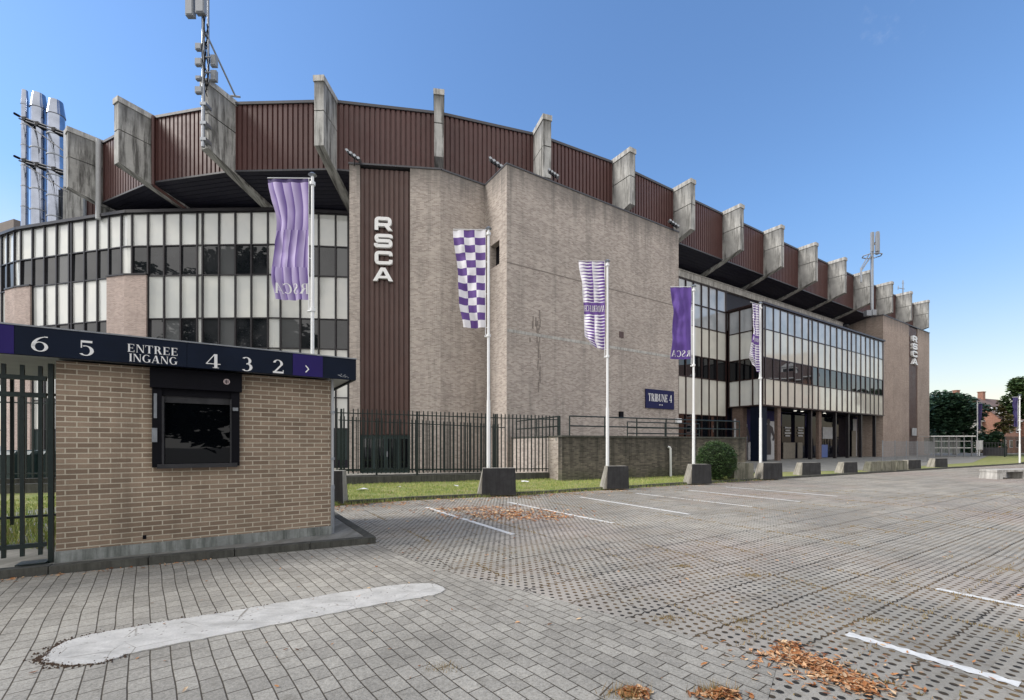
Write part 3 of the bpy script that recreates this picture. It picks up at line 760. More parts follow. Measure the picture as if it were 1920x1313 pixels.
# front, side with window recess
sidefr = Fr(b0 + bn * (LS + 6), b0)
sW0, sW1 = sidefr.s_at(919.5), sidefr.s_at(936.5)
zw0, zw1 = sidefr.z_at(928, 500), sidefr.z_at(928, 456)
Ls = sidefr.L
for (a, b, z0, z1) in ((0, sW0, 0, ZB), (sW1, Ls - .3, 0, ZB), (sW0, sW1, 0, zw0), (sW0, sW1, zw1, ZB)):
    sidefr.box(mb, a, b, -.45, 0, z0, z1)
frB.box(mb, 0, frB.L, -.3, 0, 0, ZB); frB.box(mb, .46, frB.L, -BD, -.301, 0, ZB - .2)
blk = mb.build('brick_block', M['brick'], ST)
mb = MB(); frB.box(mb, -.03, frB.L + .04, -.5, .04, ZB, ZB + .08); sidefr.box(mb, 0, Ls - .52, -.5, .03, ZB - .002, ZB + .078); mb.build('coping', M['flash'], blk)
mb = MB(); sidefr.box(mb, sW0, sW1, -.44, -.38, zw0, zw1); mb.build('window', M['black'], blk)
mb = MB(); frB.box(mb, .03, frB.L - .02, .0, .012, frB.z_at(950, 622), frB.z_at(950, 616.5)); mb.build('concrete_band', M['conc_light'], blk)
mb = MB(); z = frB.z_at(950, 491); frB.box(mb, .02, frB.L - .02, 0, .006, z - .05, z + .02); mb.build('movement_joint', M['stain'], blk)
s = frB.s_at(1165); mb = MB(); z = frB.z_at(1165, 628); frB.box(mb, s - .2, s + .2, 0, .02, z - .2, z + .2); mb.build('vent', M['maroon_dark'], blk)
s = frB.s_at(1163); mb = MB(); z = frB.z_at(1163, 778); frB.box(mb, s - .14, s + .14, 0, .16, z - .17, z + .17); frB.box(mb, s - .17, s + .17, 0, .19, z + .17, z + .2); mb.build('wall_lamp', M['black'], blk)
# dark scar on the wall
mb = MB(); rs = random.Random(5)
for k in range(26):
    px = 1011 + rs.uniform(-2.5, 2.5) if k < 18 else 996 + rs.uniform(-3, 12); py = 590 + k * 8 if k < 18 else 600 + rs.uniform(0, 40)
    s = frB.s_at(px); z = frB.z_at(px, py); hh = rs.uniform(.12, .3); frB.box(mb, s - rs.uniform(.02, .06), s + rs.uniform(.02, .06), 0, .004 + k * .0003, z - hh, z + hh)
mb.build('weather_stain', M['stain'], blk)
# sign TRIBUNE 4
sg = thing('wall_sign', 'navy wall sign reading TRIBUNE 4 on the brick block', 'sign', frB.pt(frB.s_at(1235), .02, 3))
s0, s1 = frB.s_at(1209), frB.s_at(1262); zt, zb_ = frB.z_at(1209, 729), frB.z_at(1209, 765)
mb = MB(); frB.box(mb, s0, s1, .03, .09, zb_, zt); mb.build('sign_board', M['navy_sign'], sg)
mb = MB(); tw_ = textw('TRIBUNE 4', SER); hh = .52; ws = (s1 - s0) * .84 / (tw_ * hh)
text(mb, 'TRIBUNE 4', SER, lambda x, y, o: frB.pt(x, o, y), s0 + (s1 - s0) * .08, (zt + zb_) / 2 - .17, hh, ws, .09, .10, .001)
for k in range(3): frB.box(mb, s0 + (s1-s0) * (.46 + k * .05), s0 + (s1-s0) * (.475 + k * .05), .09, .1, zb_ + .22, zb_ + .30)
mb.build('lettering', M['letter'], sg)

# ---- recessed glazed facade (A) and projecting wing
A0 = Vector(((1271 - CX) / (HY - 505) * 15.4, F / (HY - 505) * 15.4)); A0 -= UD * 3.5
AF = Fr(A0, A0 + UD * 36); zA = 15.4 + H
mb = MB(); AF.box(mb, 0, AF.L, -.5, .12, zA - .62, zA - .08); AF.box(mb, 0, AF.L, -.5, .2, zA - .08, zA); mb.build('roof_beam', M['conc_light'], ST)
sE = AF.s_at(1363)
mb = MB(); AF.box(mb, 0, AF.L, -.5, -.15, 0, zA - .63); wcw = mb.build('curtain_wall', M['soffit'], ST)
arow = [(12.75, 14.75, 'c'), (10.75, 12.75, 'c'), (8.05, 10.75, 's'), (6.1, 8.05, 'g'), (2.7, 6.1, 's'), (-1.4, 2.7, 'd')]
arow = [(a + H, b + H, k) for a, b, k in arow]
amx = [AF.s_at(p) for p in (1271, 1285.5, 1300, 1315, 1329, 1344, 1361)]; amx = [amx[0] - 1.2 * 2, amx[0] - 1.2] + amx
for s in amx: mb = MB(); AF.box(mb, s - .06, s + .06, -.15, .07, .1, zA - .63); mb.build('mullion', M['mull_red'], wcw)
mb = MB()
for z0, z1, k in arow: AF.box(mb, 0, sE, -.15, .06, z1 - .08, z1)
AF.box(mb, sE, AF.L, -.15, .06, 14.4, 14.5)
build_each(mb, 'transom', M['mull_red'], wcw)
for a, b in zip(amx, amx[1:]):
    for z0, z1, k in arow:
        mb = MB(); AF.box(mb, a, b, -.1, 0 if k == 's' else -.03, max(.1, z0), z1 - .08)
        mb.build({'s': 'spandrel_panel'}.get(k, 'window'), {'s': M['spandrel_wing'], 'c': M['clear'], 'g': M['glass_dark'], 'd': M['glass_dark']}[k], wcw)
# upper strip of A seen above the wing roof
mb = MB(); AF.box(mb, sE, AF.L, -.1, -.02, 12.7, 14.4); mb.build('clerestory_window', M['clear'], wcw)

tW = 12.86; zW = tW + H
W0 = Vector(((1429 - CX) / (HY - 567) * tW, F / (HY - 567) * tW))
WF = Fr(W0, W0 + UD); sWe = WF.s_at(1656.5); WF = Fr(W0, W0 + UD * sWe)
depthW = (W0 - A0).dot(Vector((UD.y, -UD.x)))      # distance in front of A
zs = 3.6 + H
SF = Fr(W0 - WF.n * (depthW - .15), W0)
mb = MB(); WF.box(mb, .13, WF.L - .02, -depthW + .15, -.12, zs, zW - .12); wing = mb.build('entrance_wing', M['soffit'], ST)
mb = MB(); WF.box(mb, -.12, WF.L + .15, -depthW + .14, .16, zW - .12, zW + .06); mb.build('roof_edge', M['mull_red'], wing)
wrow = [(10.55, 12.7, 'c'), (7.97, 10.55, 's'), (6.05, 7.97, 'g'), (3.6, 6.05, 's')]; wrow = [(a + H, b + H, k) for a, b, k in wrow]
wpx = [1430, 1434.5, 1450, 1463, 1477, 1490, 1504, 1516, 1523, 1534, 1547, 1557, 1569, 1579, 1589, 1596.5, 1605, 1614, 1623, 1631.5, 1639, 1647, 1655.5]
wx = [WF.s_at(p) for p in wpx]
# regularise bays beyond the camera's useful resolution
for s in wx: mb = MB(); WF.box(mb, s - .075, s + .075, -.12, .05, zs, zW - .12); mb.build('mullion', M['mull_red'], wing)
sx = [.06, SF.L * .0 + SF.s_at(1387), SF.s_at(1411.5), SF.L - .2]
for s in sx: mb = MB(); SF.box(mb, s - .06, s + .06, -.12, .05, zs, zW - .12); mb.build('mullion', M['mull_red'], wing)
mb = MB()
for z0, z1, k in wrow:
    WF.box(mb, 0, WF.L, -.12, .03, z1 - .09, z1); SF.box(mb, 0, SF.L - .125, -.12, .03, z1 - .09, z1)
WF.box(mb, -.1, WF.L, -.12, .1, zs - .12, zs); SF.box(mb, 0, SF.L - .2, -.12, .1, zs - .12, zs)
build_each(mb, 'transom', M['mull_red'], wing)
rp2 = random.Random(11)
for fr, xs in ((WF, wx), (SF, sx)):
    for a, b in zip(xs, xs[1:]):
        for z0, z1, k in wrow:
            mb = MB(); pane(fr, mb, a, b, -.08, -.015, z0, z1 - .09)
            mt = {'s': M['spandrel_wing'], 'c': M['clear'], 'g': M['glass'] if fr is WF else M['glass_dark']}[k]
            if k == 's' and fr is SF: mt = M['spandrel']
            mb.build('spandrel_panel' if k == 's' else 'window', mt, wing)
# shopfront below the wing
mb = MB(); WF.box(mb, .3, WF.L - .3, -depthW + .2, -2.6, .08, zs - .13); shop = mb.build('shop_front', M['soffit'], ST)
mb = MB(); WF.box(mb, .5, WF.L - .5, -2.6, -2.52, 3.6, zs - .2); mb.build('fascia_band', M['navy_sign'], shop)
mb = MB()
for px in (1374, 1459, 1520, 1536, 1566, 1590, 1614, 1640): 
    s = WF.s_at(px, -.3) if px > 1400 else .2
    mb = MB()
    if px == 1374: SF.box(mb, .3, 1.3, -.9, -.15, .08, zs - .12); mb.build('brick_column', M['brick_dark'], ST); continue
    hw = .3 if px in (1459, 1536) else .13
    WF.box(mb, s - hw, s + hw, -.5, -.2, .08, zs - .12); mb.build('brick_column' if hw > .2 else 'steel_column', M['brick_dark'] if hw > .2 else M['mull'], ST)
mb = MB(); s = .05; WF.box(mb, s, s + .95, -1.1, -.1, .08, zs - .12); mb.build('corner_column', M['navy'], ST)
SX = lambda px, d=-2.45: WF.s_at(px, d)
def shopbox(name, px0, px1, py0, py1, mat, d=-2.5, th=.06):
    a, b = WF.s_at(px0, d), WF.s_at(px1, d); Yd = WF.Y((a + b) / 2, d); mb = MB(); WF.box(mb, a, b, d - th, d, max(.1, zat(py1, Yd)), zat(py0, Yd)); return mb.build(name, mat, shop)
shopbox('display_window', 1466, 1510, 775, 866, M['glass_shop']); shopbox('display_window', 1512, 1600, 778, 864, M['glass_shop'])
shopbox('curtain', 1469, 1491, 830, 870, M['curtain'], -2.4); shopbox('curtain', 1496, 1505, 830, 864, M['curtain'], -2.4)
shopbox('window_poster', 1543, 1561, 801, 823, M['poster'], -2.4); shopbox('display_screen', 1541, 1552, 834, 862, plain('blue_display', (.10,.16,.42), .4), -2.38)
for px0, px1 in ((1600, 1607), (1613, 1617), (1625, 1636)): shopbox('pale_door_panel', px0, px1, 786, 864, M['poster'], -2.36)
shopbox('light_column', 1598, 1605, 808, 862, M['curtain'], -2.3)
for px0 in (1472, 1496): # pale lettering blocks on the glass
    for r_ in range(4):
        shopbox('window_lettering', px0 + (r_ % 2), px0 + 11 - (r_ % 2) * 2, 801 + r_ * 5, 803.5 + r_ * 5, M['poster'], -2.42, .02)
for px in (1455, 1491, 1504, 1546):
    a = WF.s_at(px, -1.4); mb = MB(); WF.box(mb, a - .12, a + .12, -1.5, -1.3, zs - .15, zs - .125)
    e = bpy.data.materials.get('downlight')
    if not e:
        n = NT('downlight'); n.set('Base Color', (1,1,1)); n.set('Emission Color', (1,.95,.85)); n.set('Emission Strength', 1.2); e = n.mat
    mb.build('downlight', e, shop)
# posters by the corner
PF = WF
def silhouette(fr, s, d, z0, hgt, flip=1):
    pts = [(.12,0),(.14,.28),(.10,.45),(.13,.62),(.24,.50),(.20,.40),(.27,.38),(.32,.52),(.22,.76),(.07,.82),(.06,.85),(.09,.90),(.07,.97),(0,1),(-.07,.97),(-.09,.90),(-.06,.85),(-.07,.82),(-.2,.76),(-.26,.55),(-.2,.42),(-.16,.44),(-.18,.55),(-.12,.62),(-.11,.45),(-.15,.28),(-.13,0)]
    mb = MB(); n = len(pts); P = [fr.pt(s + x * hgt * flip, d, z0 + y * hgt) for x, y in pts]; Q = [fr.pt(s + x * hgt * flip, d - .01, z0 + y * hgt) for x, y in pts]
    mb.mesh(P + Q, [tuple(range(n)), tuple(range(2*n-1, n-1, -1))] + [(i, n+i, n+(i+1) % n, (i+1) % n) for i in range(n)]); return mb
shopbox('poster_board', 1434, 1452, 790, 868, M['poster'], -1.8)
a = WF.s_at(1441, -1.78); silhouette(WF, a, -1.77, .6, 3.6).build('poster_figure', M['skin'], shop)
# navy notice panel seen left of the corner column
S2 = Fr(W0 - WF.n * depthW, W0 - WF.n * 0)
SG = lambda px, d: SF.s_at(px, d)
for px0, px1, py0, py1, mt, nm in ((1376, 1400, 786, 872, M['poster'], 'poster_board'), (1400, 1414, 775, 826, M['navy_sign'], 'notice_panel'), (1402, 1412, 829, 862, M['poster'], 'side_window')):
    d = -2.2; fr = Fr(W0 - WF.n * 2.6 - WF.u * 1.0, W0 - WF.n * 2.6 + WF.u * 6)
    a, b = fr.s_at(px0), fr.s_at(px1); Yd = fr.Y((a + b) / 2); mb = MB(); fr.box(mb, a, b, 0, .05, max(.1, zat(py1, Yd)), zat(py0, Yd)); mb.build(nm, mt, shop)
    if nm == 'notice_panel':
        for j, t in enumerate(('SOI', 'UTO', 'D')):
            m2 = MB(); hh = .26; ww = textw(t, SAN) * hh
            text(m2, t, SAN, lambda x, y, o: fr.pt(x, o, y), b - .12 - ww * 1.0, zat(800.5 + j * 8, Yd) - hh / 2, hh, 1, .05, .06, .001); m2.build('notice_lettering', M['letter'], shop)
    if px0 == 1376: silhouette(fr, fr.s_at(1392), .056, .3, 3.9).build('poster_figure', M['skin'], shop)
# roof kiosk gear above wing
mb = MB(); s = AF.s_at(1594); AF.box(mb, s - .3, s + .3, -.6, -.2, zA, zA + .9); mb.build('roof_vent', M['galv'], ST)

# ---- end tower with RSCA
tE = 16.1; zE = tE + H
E0 = Vector(((1656 - CX) / (HY - 591) * tE, F / (HY - 591) * tE)); EF = Fr(E0, E0 + UD); sEe = EF.s_at(1742.6); EF = Fr(E0, E0 + UD * sEe)
sa, sb = EF.s_at(1704.5), EF.s_at(1720.5)
mb = MB(); EF.box(mb, 0, sa, -9, 0, 0, zE); EF.box(mb, sb, EF.L, -9, 0, 0, zE); EF.box(mb, sa, sb, -9, -.3, 0, zE)
et = mb.build('end_tower', M['brick_far'], ST)
mb = MB(); EF.box(mb, -.05, EF.L + .05, -9, .06, zE, zE + .1); mb.build('coping', M['flash'], et)
mb = MB(); corrugated(mb, EF, sa, sb, .1, zE - .1, -.08, .3, .06); es = mb.build('cladding_strip', M['maroon_dark'], ST)
for k, ch in enumerate('RSCA'):
    y0 = 629 + k * 14.2; sL = EF.s_at(1708); Yd = EF.Y(sL); hz = 11.3 * Yd / F; sW = EF.s_at(1717) - sL
    m1 = MB(); text(m1, ch, WIDE, lambda x, y, o: EF.pt(x, o, y), sL, zat(y0 + 11.3, Yd), hz, sW / hz / 1.2, -.05, .2, .002); m1.build('sign_letter', M['letter'], es)
mb = MB(); s = EF.s_at(1713); Yd = EF.Y(s); EF.box(mb, s - .8, s + .8, .02, .12, zat(817, Yd), zat(803, Yd)); mb.build('notice_board', M['poster'], es)
# ---- low brick mass and concrete stub at the far left, behind the curtain wall
mb = MB(); P = D(118, 33.6); Q = D(156, 33.9); f = Fr(P, Q); f.box(mb, 0, f.L, -3, 0, 12, zat(350, 33.7)); mb.build('concrete_stub', M['concrete'], ST)
mb = MB(); P = D(157, 34.2); Q = D(186, 34.6); f = Fr(P, Q); corrugated(mb, f, 0, f.L, 12, zat(345, 34.3)); f.box(mb, 0, f.L, -2, -.1, 12, zat(345, 34.3)); mb.build('cladding_stub', M['maroon'], ST)
mb = MB(); P = D(-60, 46); Q = D(62, 42); f = Fr(P, Q); f.box(mb, 0, f.L * .72, -6, 0, 8, zat(419, 44)); f.box(mb, f.L * .72, f.L, -6, 0.02, 8, zat(422, 42)); mb.build('brick_annex', M['brick_far'], ST)
# downpipes
def pipe(name, pts, r, mat, parent, n=10):
    mb = MB()
    for a, b in zip(pts, pts[1:]): mb.tube(a, b, r, n=n)
    return mb.build(name, mat, parent, smooth=True)
p = D(184.5, 29.9); pipe('downpipe', [(p.x, p.y, zat(262, 29.9)), (p.x, p.y, ZG - .2)], .15, M['grey_pipe'], ST)
p = INN[1] + RDir[1] * -.12 + Vector((.5, -.1)); q = RPos[1] + RDir[1] * 5 + Vector((.5, 0))
pipe('downpipe', [(p.x, p.y, ZP1 + .1), (p.x, p.y, ZP0 - .3), (q.x, q.y, ZP0 - 1.5)], .09, M['maroon'], ST)
p = D(653, 29.3)

# ================================================================== things on the stadium
# chimneys (three polished flues with their bracket)
for i, (px0, px1, pt) in enumerate(((41, 52, 170), (61, 85, 178), (92, 118, 191))):
    Y = 34.0 + .0 * i; c = D((px0 + px1) / 2, Y); r = (px1 - px0) / 2 * Y / F; zt = zat(pt, Y)
    t = thing('flue_pipe', ['thin polished steel flue, outermost on the left edge of the roof', 'fat polished steel flue standing between the thin flue and the other fat one', 'fat polished steel flue nearest to the concrete ribs'][i], 'chimney', (c.x, c.y, ZG - .4), 'polished steel flues')
    mb = MB(); z = zt - 1.1
    while z > ZG - .5:
        z2 = max(z - 1.55, ZG - .6); mb.tube((c.x, c.y, z2), (c.x, c.y, z), r * .96, n=24, caps=False); z = z2 - .0
    mb.build('flue_section', M['chrome'], t, smooth=True)
    z = zt - 1.1
    while z > ZG: mb = MB(); mb.tube((c.x, c.y, z - .04), (c.x, c.y, z + .04), r * 1.03, n=24); mb.build('clamp_ring', M['galv'], t); z -= 1.55
    mb = MB(); mb.tube((c.x, c.y, zt - 1.12), (c.x, c.y, zt), r * 1.06, r * .78, n=24, caps=False); mb.tube((c.x, c.y, zt - .1), (c.x, c.y, zt - .08), r * .75, n=24); mb.build('flue_cone', M['chrome'], t, smooth=True)
bt = thing('flue_bracket', 'dark steel double bracket tying the three flues to the roof', 'bracket', (D(80, 33.2).x, 33.2, 18))
for k, (ya, yb) in enumerate(((218, 250), (297, 322))):
    a = D(36, 33.3); b = D(126, 30.5); mb = MB()
    for off in (0, -.18):
        mb.tube((a.x, a.y, zat(ya, 33.3) + off), (b.x, b.y, zat(yb, 30.5) + off), .05)
    mb.tube((a.x, a.y, zat(ya, 33.3)), (a.x + .1, a.y - .4, zat(ya, 33.3) - .1), .09)
    for px in (48, 73, 104): t_ = (px - 36) / 90; c = a.lerp(b, t_); z = zat(ya + (yb - ya) * t_, c.y); mb.box(c.x - .12, c.x + .12, c.y - .12, c.y + .5, z - .2, z + .06)
    mid = a.lerp(b, .12); mb.tube((mid.x, mid.y, zat(ya + 6, mid.y) - .2), (b.x, b.y, zat(yb + 38, 30.5)), .035)
    mb.build('bracket_arm', M['black'], bt)
mb = MB(); b = D(125, 30.4); mb.box(b.x - .12, b.x + .1, b.y - .1, b.y + .1, zat(352, 30.4), zat(246, 30.4)); mb.build('bracket_plate', M['galv'], bt)

# near antenna mast on third rib
AP = RPos[2]; Ym = AP.y - .35; c = D(381, Ym)
t = thing('antenna_mast', 'tall phone mast with grey radio boxes clamped to a concrete rib', 'antenna', (c.x, c.y, 18))
zz = lambda py: zat(py, Ym); xx = lambda px: (px - CX) / F * Ym
mb = MB(); mb.tube((xx(381), Ym, zz(276)), (xx(381), Ym, zz(-60)), .085, n=10); mb.tube((xx(386), Ym + .2, zz(150)), (xx(386), Ym + .2, zz(-60)), .06, n=8); mb.build('pole', M['galv'], t, smooth=True)
for px0, px1, py0, py1 in ((354.5, 369, -55, 38), (373, 389.5, -60, 33)):
    mb = MB(); mb.box(xx(px0), xx(px1), Ym - .3, Ym - .05, zz(py1), zz(py0)); mb.box(xx(px0) + .05, xx(px1) - .05, Ym - .34, Ym - .3, zz(py1) + .05, zz(py0)); mb.build('antenna_panel', M['antenna'], t)
for px0, px1, py0, py1, dy in ((368.5, 380, 84, 96, 0), (390, 401, 97, 118, .3), (368, 381, 112, 125, 0), (390, 401, 126, 146, .3), (369, 379, 145, 152, 0), (368, 382, 165, 177, 0)):
    mb = MB(); mb.box(xx(px0), xx(px1), Ym - .12 + dy, Ym + .06 + dy, zz(py1), zz(py0)); mb.box(xx(px0) + .04, xx(px1) - .04, Ym - .15 + dy, Ym - .12 + dy, zz(py1) + .04, zz(py0) - .04)
    mb.tube((xx((px0 + px1) / 2), Ym, zz((py0 + py1) / 2)), (xx(383), Ym, zz((py0 + py1) / 2)), .04); mb.build('radio_box', M['antenna'], t)
mb = MB(); rs = random.Random(2)
for k in range(7):
    pts_ = []; 
    for j in range(9): pts_.append((xx(383 + math.sin(k * 1.7 + j * 1.1) * (2.5 + k * .6)), Ym - .1 + .05 * k, zz(30 + j * 16 + k * 3)))
    for a, b in zip(pts_, pts_[1:]): mb.tube(a, b, .025, n=5)
mb.build('cable', M['black'], t)
p = INN[2]; mb = MB(); q = D(441, 27.0); mb.tube((xx(386), Ym, zz(62)), (q.x, q.y, zat(180, 27.0)), .055); mb.tube((q.x - .25, q.y, zat(180, 27)), (q.x + .3, q.y, zat(182, 27)), .06); mb.build('stay', M['galv'], t)
for py in (196, 232, 262): mb = MB(); mb.box(xx(377), xx(388), Ym - .1, AP.y + .05, zz(py) - .08, zz(py) + .08); mb.build('wall_clamp', M['galv'], t)
# far mast
Ym = 52.0; zz = lambda py: zat(py, Ym); xx = lambda px: (px - CX) / F * Ym
t = thing('antenna_mast', 'slim mast with white panel antennas beside the far end tower', 'antenna', (xx(1635), Ym, 17))
mb = MB(); mb.tube((xx(1635), Ym, zz(592)), (xx(1635), Ym, zz(436)), .16, n=10); mb.build('pole', M['galv'], t, smooth=True)
for px, dy in ((1629, -.5), (1636, -.7), (1642, -.3), (1647, .2)):
    mb = MB(); mb.box(xx(px) - .14, xx(px) + .14, Ym + dy - .12, Ym + dy + .12, zz(476), zz(440)); mb.tube((xx(px), Ym + dy, zz(458)), (xx(1635), Ym, zz(458)), .05); mb.build('antenna_panel', M['antenna'], t)
mb = MB(); mb.tube((xx(1635), Ym, zz(478)), (xx(1607), Ym - .6, zz(512)), .08); mb.tube((xx(1630), Ym, zz(476)), (xx(1607), Ym - .6, zz(507)), .06); mb.tube((xx(1607), Ym - .6, zz(506)), (xx(1607), Ym - .6, zz(533)), .1); mb.build('stay', M['galv'], t)
mb = MB()
for a in range(8): mb.tube((xx(1627) + math.cos(a*.785) * 1.0 + .5, Ym + math.sin(a*.785) * .8, zz(480)), (xx(1627) + math.cos((a+1)*.785) * 1.0 + .5, Ym + math.sin((a+1)*.785) * .8, zz(480)), .06)
mb.build('ring_platform', M['galv'], t)
mb = MB(); mb.box(xx(1619), xx(1628), Ym - .5, Ym, zz(594), zz(584)); mb.box(xx(1629.5), xx(1637), Ym - .5, Ym, zz(593), zz(583)); mb.build('equipment_box', M['antenna'], t)
Ym = 57; xx = lambda px: (px - CX) / F * Ym; zz = lambda py: zat(py, Ym)
t = thing('aerial', 'small spindly aerial above the last concrete ribs', 'aerial', (xx(1693), Ym, 22))
mb = MB(); mb.tube((xx(1693), Ym, zz(552)), (xx(1693), Ym, zz(526)), .06); mb.tube((xx(1684), Ym, zz(540)), (xx(1696), Ym, zz(542)), .04); mb.tube((xx(1684), Ym, zz(543)), (xx(1684), Ym, zz(536)), .04); mb.tube((xx(1691), Ym, zz(531)), (xx(1695), Ym, zz(531)), .04); mb.build('aerial_rod', M['galv'], t)
# floodlights on the block corners
def flood(px, py, Y, label, ang, sc=1.0):
    c = D(px, Y); z = zat(py, Y); t = thing('floodlight', label, 'floodlight', (c.x, c.y, z), 'floodlights on the roof corners')
    mb = MB(); mb.tube((c.x, c.y, z - .35 * sc), (c.x, c.y, z + .25 * sc), .03); mb.tube((c.x - .3 * sc, c.y, z + .25 * sc), (c.x + .3 * sc, c.y, z - .15 * sc), .03); mb.build('bracket', M['black'], t)
    for k in range(4):
        mb = MB(); x = c.x + (-.3 + k * .2) * sc; zc = z + (.28 - k * .14) * sc; yy = c.y - .06
        mb.hexa([(x - .02, yy - .22, zc - .05), (x + .12 * sc, yy - .22, zc - .02), (x + .12 * sc, yy + .1, zc - .02), (x - .02, yy + .1, zc - .05)], [(x - .10 * sc, yy - .22, zc + .08), (x + .02, yy - .22, zc + .10), (x + .02, yy + .1, zc + .10), (x - .10 * sc, yy + .1, zc + .08)])
        mb.build('lamp_head', M['galv'], t)
flood(664, 298, 24.2, 'cluster of small floodlights above the maroon RSCA strip', 0)
flood(930, 312, 25.3, 'cluster of small floodlights at the left corner of the brick block', 0)
flood(1037, 331, 26.5, 'small floodlight bracket midway along the brick block parapet', 0, .8)
flood(1262, 424, 31.6, 'white-fronted floodlight at the right corner of the brick block', 0, .9)
flood(1344, 0, 31.6, '', 0) if False else None
mb = MB(); s = frB.L - .15; z = frB.z_at(1269, 789)
tag(mb.build('junction_box', M['white'], loc=frB.pt(s, .1, z)) if frB.box(mb, s - .25, s + .25, .005, .2, z - .15, z + .15) is None else None, 'small white junction box on the brick corner beside the entrance', 'box')

# ================================================================== terrace wall with railing
zt_ = 2.03
tr = thing('terrace_wall', 'dark stained brick retaining wall of the raised terrace', 'wall', (RW0.x, RW0.y, 0))
RF = Fr(RW0, RW1); mb = MB()
back0 = b0 + bu * .1 - bn * .02
q = [RW0, RW1, RW1 + bn * 14, b0 + bu * 9, b0 + bu * .6 + bn * .0 - bn * .01]
RF.box(mb, 0, RF.L, -.32, 0, 0, zt_ - .08); mb.build('brick_face', M['brick_ramp'], tr)
mb = MB(); LF = Fr(b0 - bn * .02 + bu * .3, RW0 + RF.u * .02); LF.box(mb, 0, LF.L - .33, -.3, 0, 0, zt_ - .06); mb.build('side_face', M['brick'], tr)
mb = MB(); RF.box(mb, -.05, RF.L + .04, -.36, .05, zt_ - .08, zt_); LF.box(mb, 0, LF.L - .42, -.34, .04, zt_ - .06, zt_ - .003); mb.build('coping', M['kerb'], tr)
fl = [RW0 + bn * .5 + bu * .1, RW1 + RF.n * -.4 - RF.u * .1, RW1 + bn * 13, b0 + bu * 14 + bn * 5, b0 + bu * 14 - bn * .1, b0 + bu * .5 - bn * .1]
mb = MB(); mb.prism([tuple(p) for p in fl], zt_ - .25, zt_ - .1); mb.build('terrace_floor', M['slab'], tr)
mb = MB(); EFr = Fr(RW1, RW1 + bn * 12)
s = RF.s_at(1255); pipe('drain_pipe', [RF.pt(s - .12, .02, zat(838, RF.Y(s))), RF.pt(s - .02, .09, zat(840, RF.Y(s))), RF.pt(s, .09, .05)], .055, M['white'], tr)
# end face of the wall
mb = MB(); q0 = RF.pt(RF.L - .32, 0, 0); q1 = RF.pt(RF.L, 0, 0); f2 = Fr(RW1, RW1 + bn * 8); f2.box(mb, .33, 8, -.25, 0.0, 0, zt_ - .09)
mb.build('end_face', M['brick_ramp'], tr)
rl = thing('handrail', 'dark green two-bar handrail on top of the terrace wall', 'railing', (RW0.x, RW0.y, zt_))
def rail(fr, ss, zb, mat, parent, hs=(.42, .85), r=.03, endz=None):
    for s in ss: mb = MB(); mb.tube(fr.pt(s, -.15, zb), fr.pt(s, -.15, zb + hs[-1]), r, n=6); mb.build('post', mat, parent)
    for h in hs: mb = MB(); mb.tube(fr.pt(ss[0], -.15, zb + h), fr.pt(ss[-1], -.15, zb + h), r, n=6); mb.build('rail', mat, parent)
rail(RF, [RF.s_at(p, -.15) for p in (1068, 1134, 1194, 1249, 1300, 1345)] + [RF.L - .3], zt_, M['green'], rl)
rail(LF, [.3, LF.L * .5, LF.L - .5], zt_, M['green'], rl)
r2 = thing('handrail', 'inner handrail across the terrace in front of the glass entrance', 'railing', (10, 27, zt_))
f3 = Fr(RW0 + RF.u * 5.6 + bn * 2.2, RW1 + bn * 2.2 - RF.u * .4); rail(f3, [.2, f3.L / 2, f3.L - .2], zt_ - .1, M['green'], r2, (.3, .6, .9))

# ================================================================== fences
def fence(name, label, A, B, zb, zt, pitch, posts, rails, wall=None, bw=.022, group=None):
    """zb, zt: (left, right) heights; rails: fractions"""
    fr = Fr(A, B); t = thing(name, label, 'fence', (A.x, A.y, 0), group)
    za = lambda s: zb[0] + (zb[1] - zb[0]) * s / fr.L; zc = lambda s: zt[0] + (zt[1] - zt[0]) * s / fr.L
    ps = [fr.s_at(p) for p in posts] if posts and posts[0] is not None else [0, fr.L]
    for s in ps: mb = MB(); fr.box(mb, s - .04, s + .04, -.05, .05, .05, zc(s) - .02); mb.build('post', M['green'], t)
    ed = [0] + [s for s in ps if .2 < s < fr.L - .2] + [fr.L]
    for a, b in zip(ed, ed[1:]):
        mb = MB(); s = a + pitch * .5
        while s < b - pitch * .3:
            fr.box(mb, s - bw, s + bw, .0 - bw, bw, za(s), zc(s)); s += pitch
        mb.build('bar_panel', M['green'], t)
    for f in rails:
        mb = MB(); q = []
        z0 = lambda s: za(s) + (zc(s) - za(s)) * f
        for s in (0, fr.L): q.append((s, z0(s)))
        a, b = q; o = [(a[0], .035), (b[0], .035), (b[0], -.035), (a[0], -.035)]
        zz_ = [a[1], b[1], b[1], a[1]]
        mb.hexa([fr.pt(s, d, z - .02) for (s, d), z in zip(o, zz_)], [fr.pt(s, d, z + .02) for (s, d), z in zip(o, zz_)]); mb.build('rail', M['green'], t)
    if wall:
        mb = MB(); fr.box(mb, 0, fr.L, -.16, .14, 0, wall); mb.build('base_wall', M['kerb'], t)
    return t
fence('steel_fence', 'long dark green bar fence on a low concrete base in front of the tower', FL, FB, (.62, .40), (3.25, 2.95), .178, [640, 782, 929, 1047], (.05, .93), wall=.36)
fence('steel_fence', 'lower green bar fence standing just behind the long one', FA + Vector((-.6, 1.5)), Vector((-.35, 21.6)), (.45, .35), (2.85, 2.6), .16, [706, 925], (.05, .93), wall=.3)
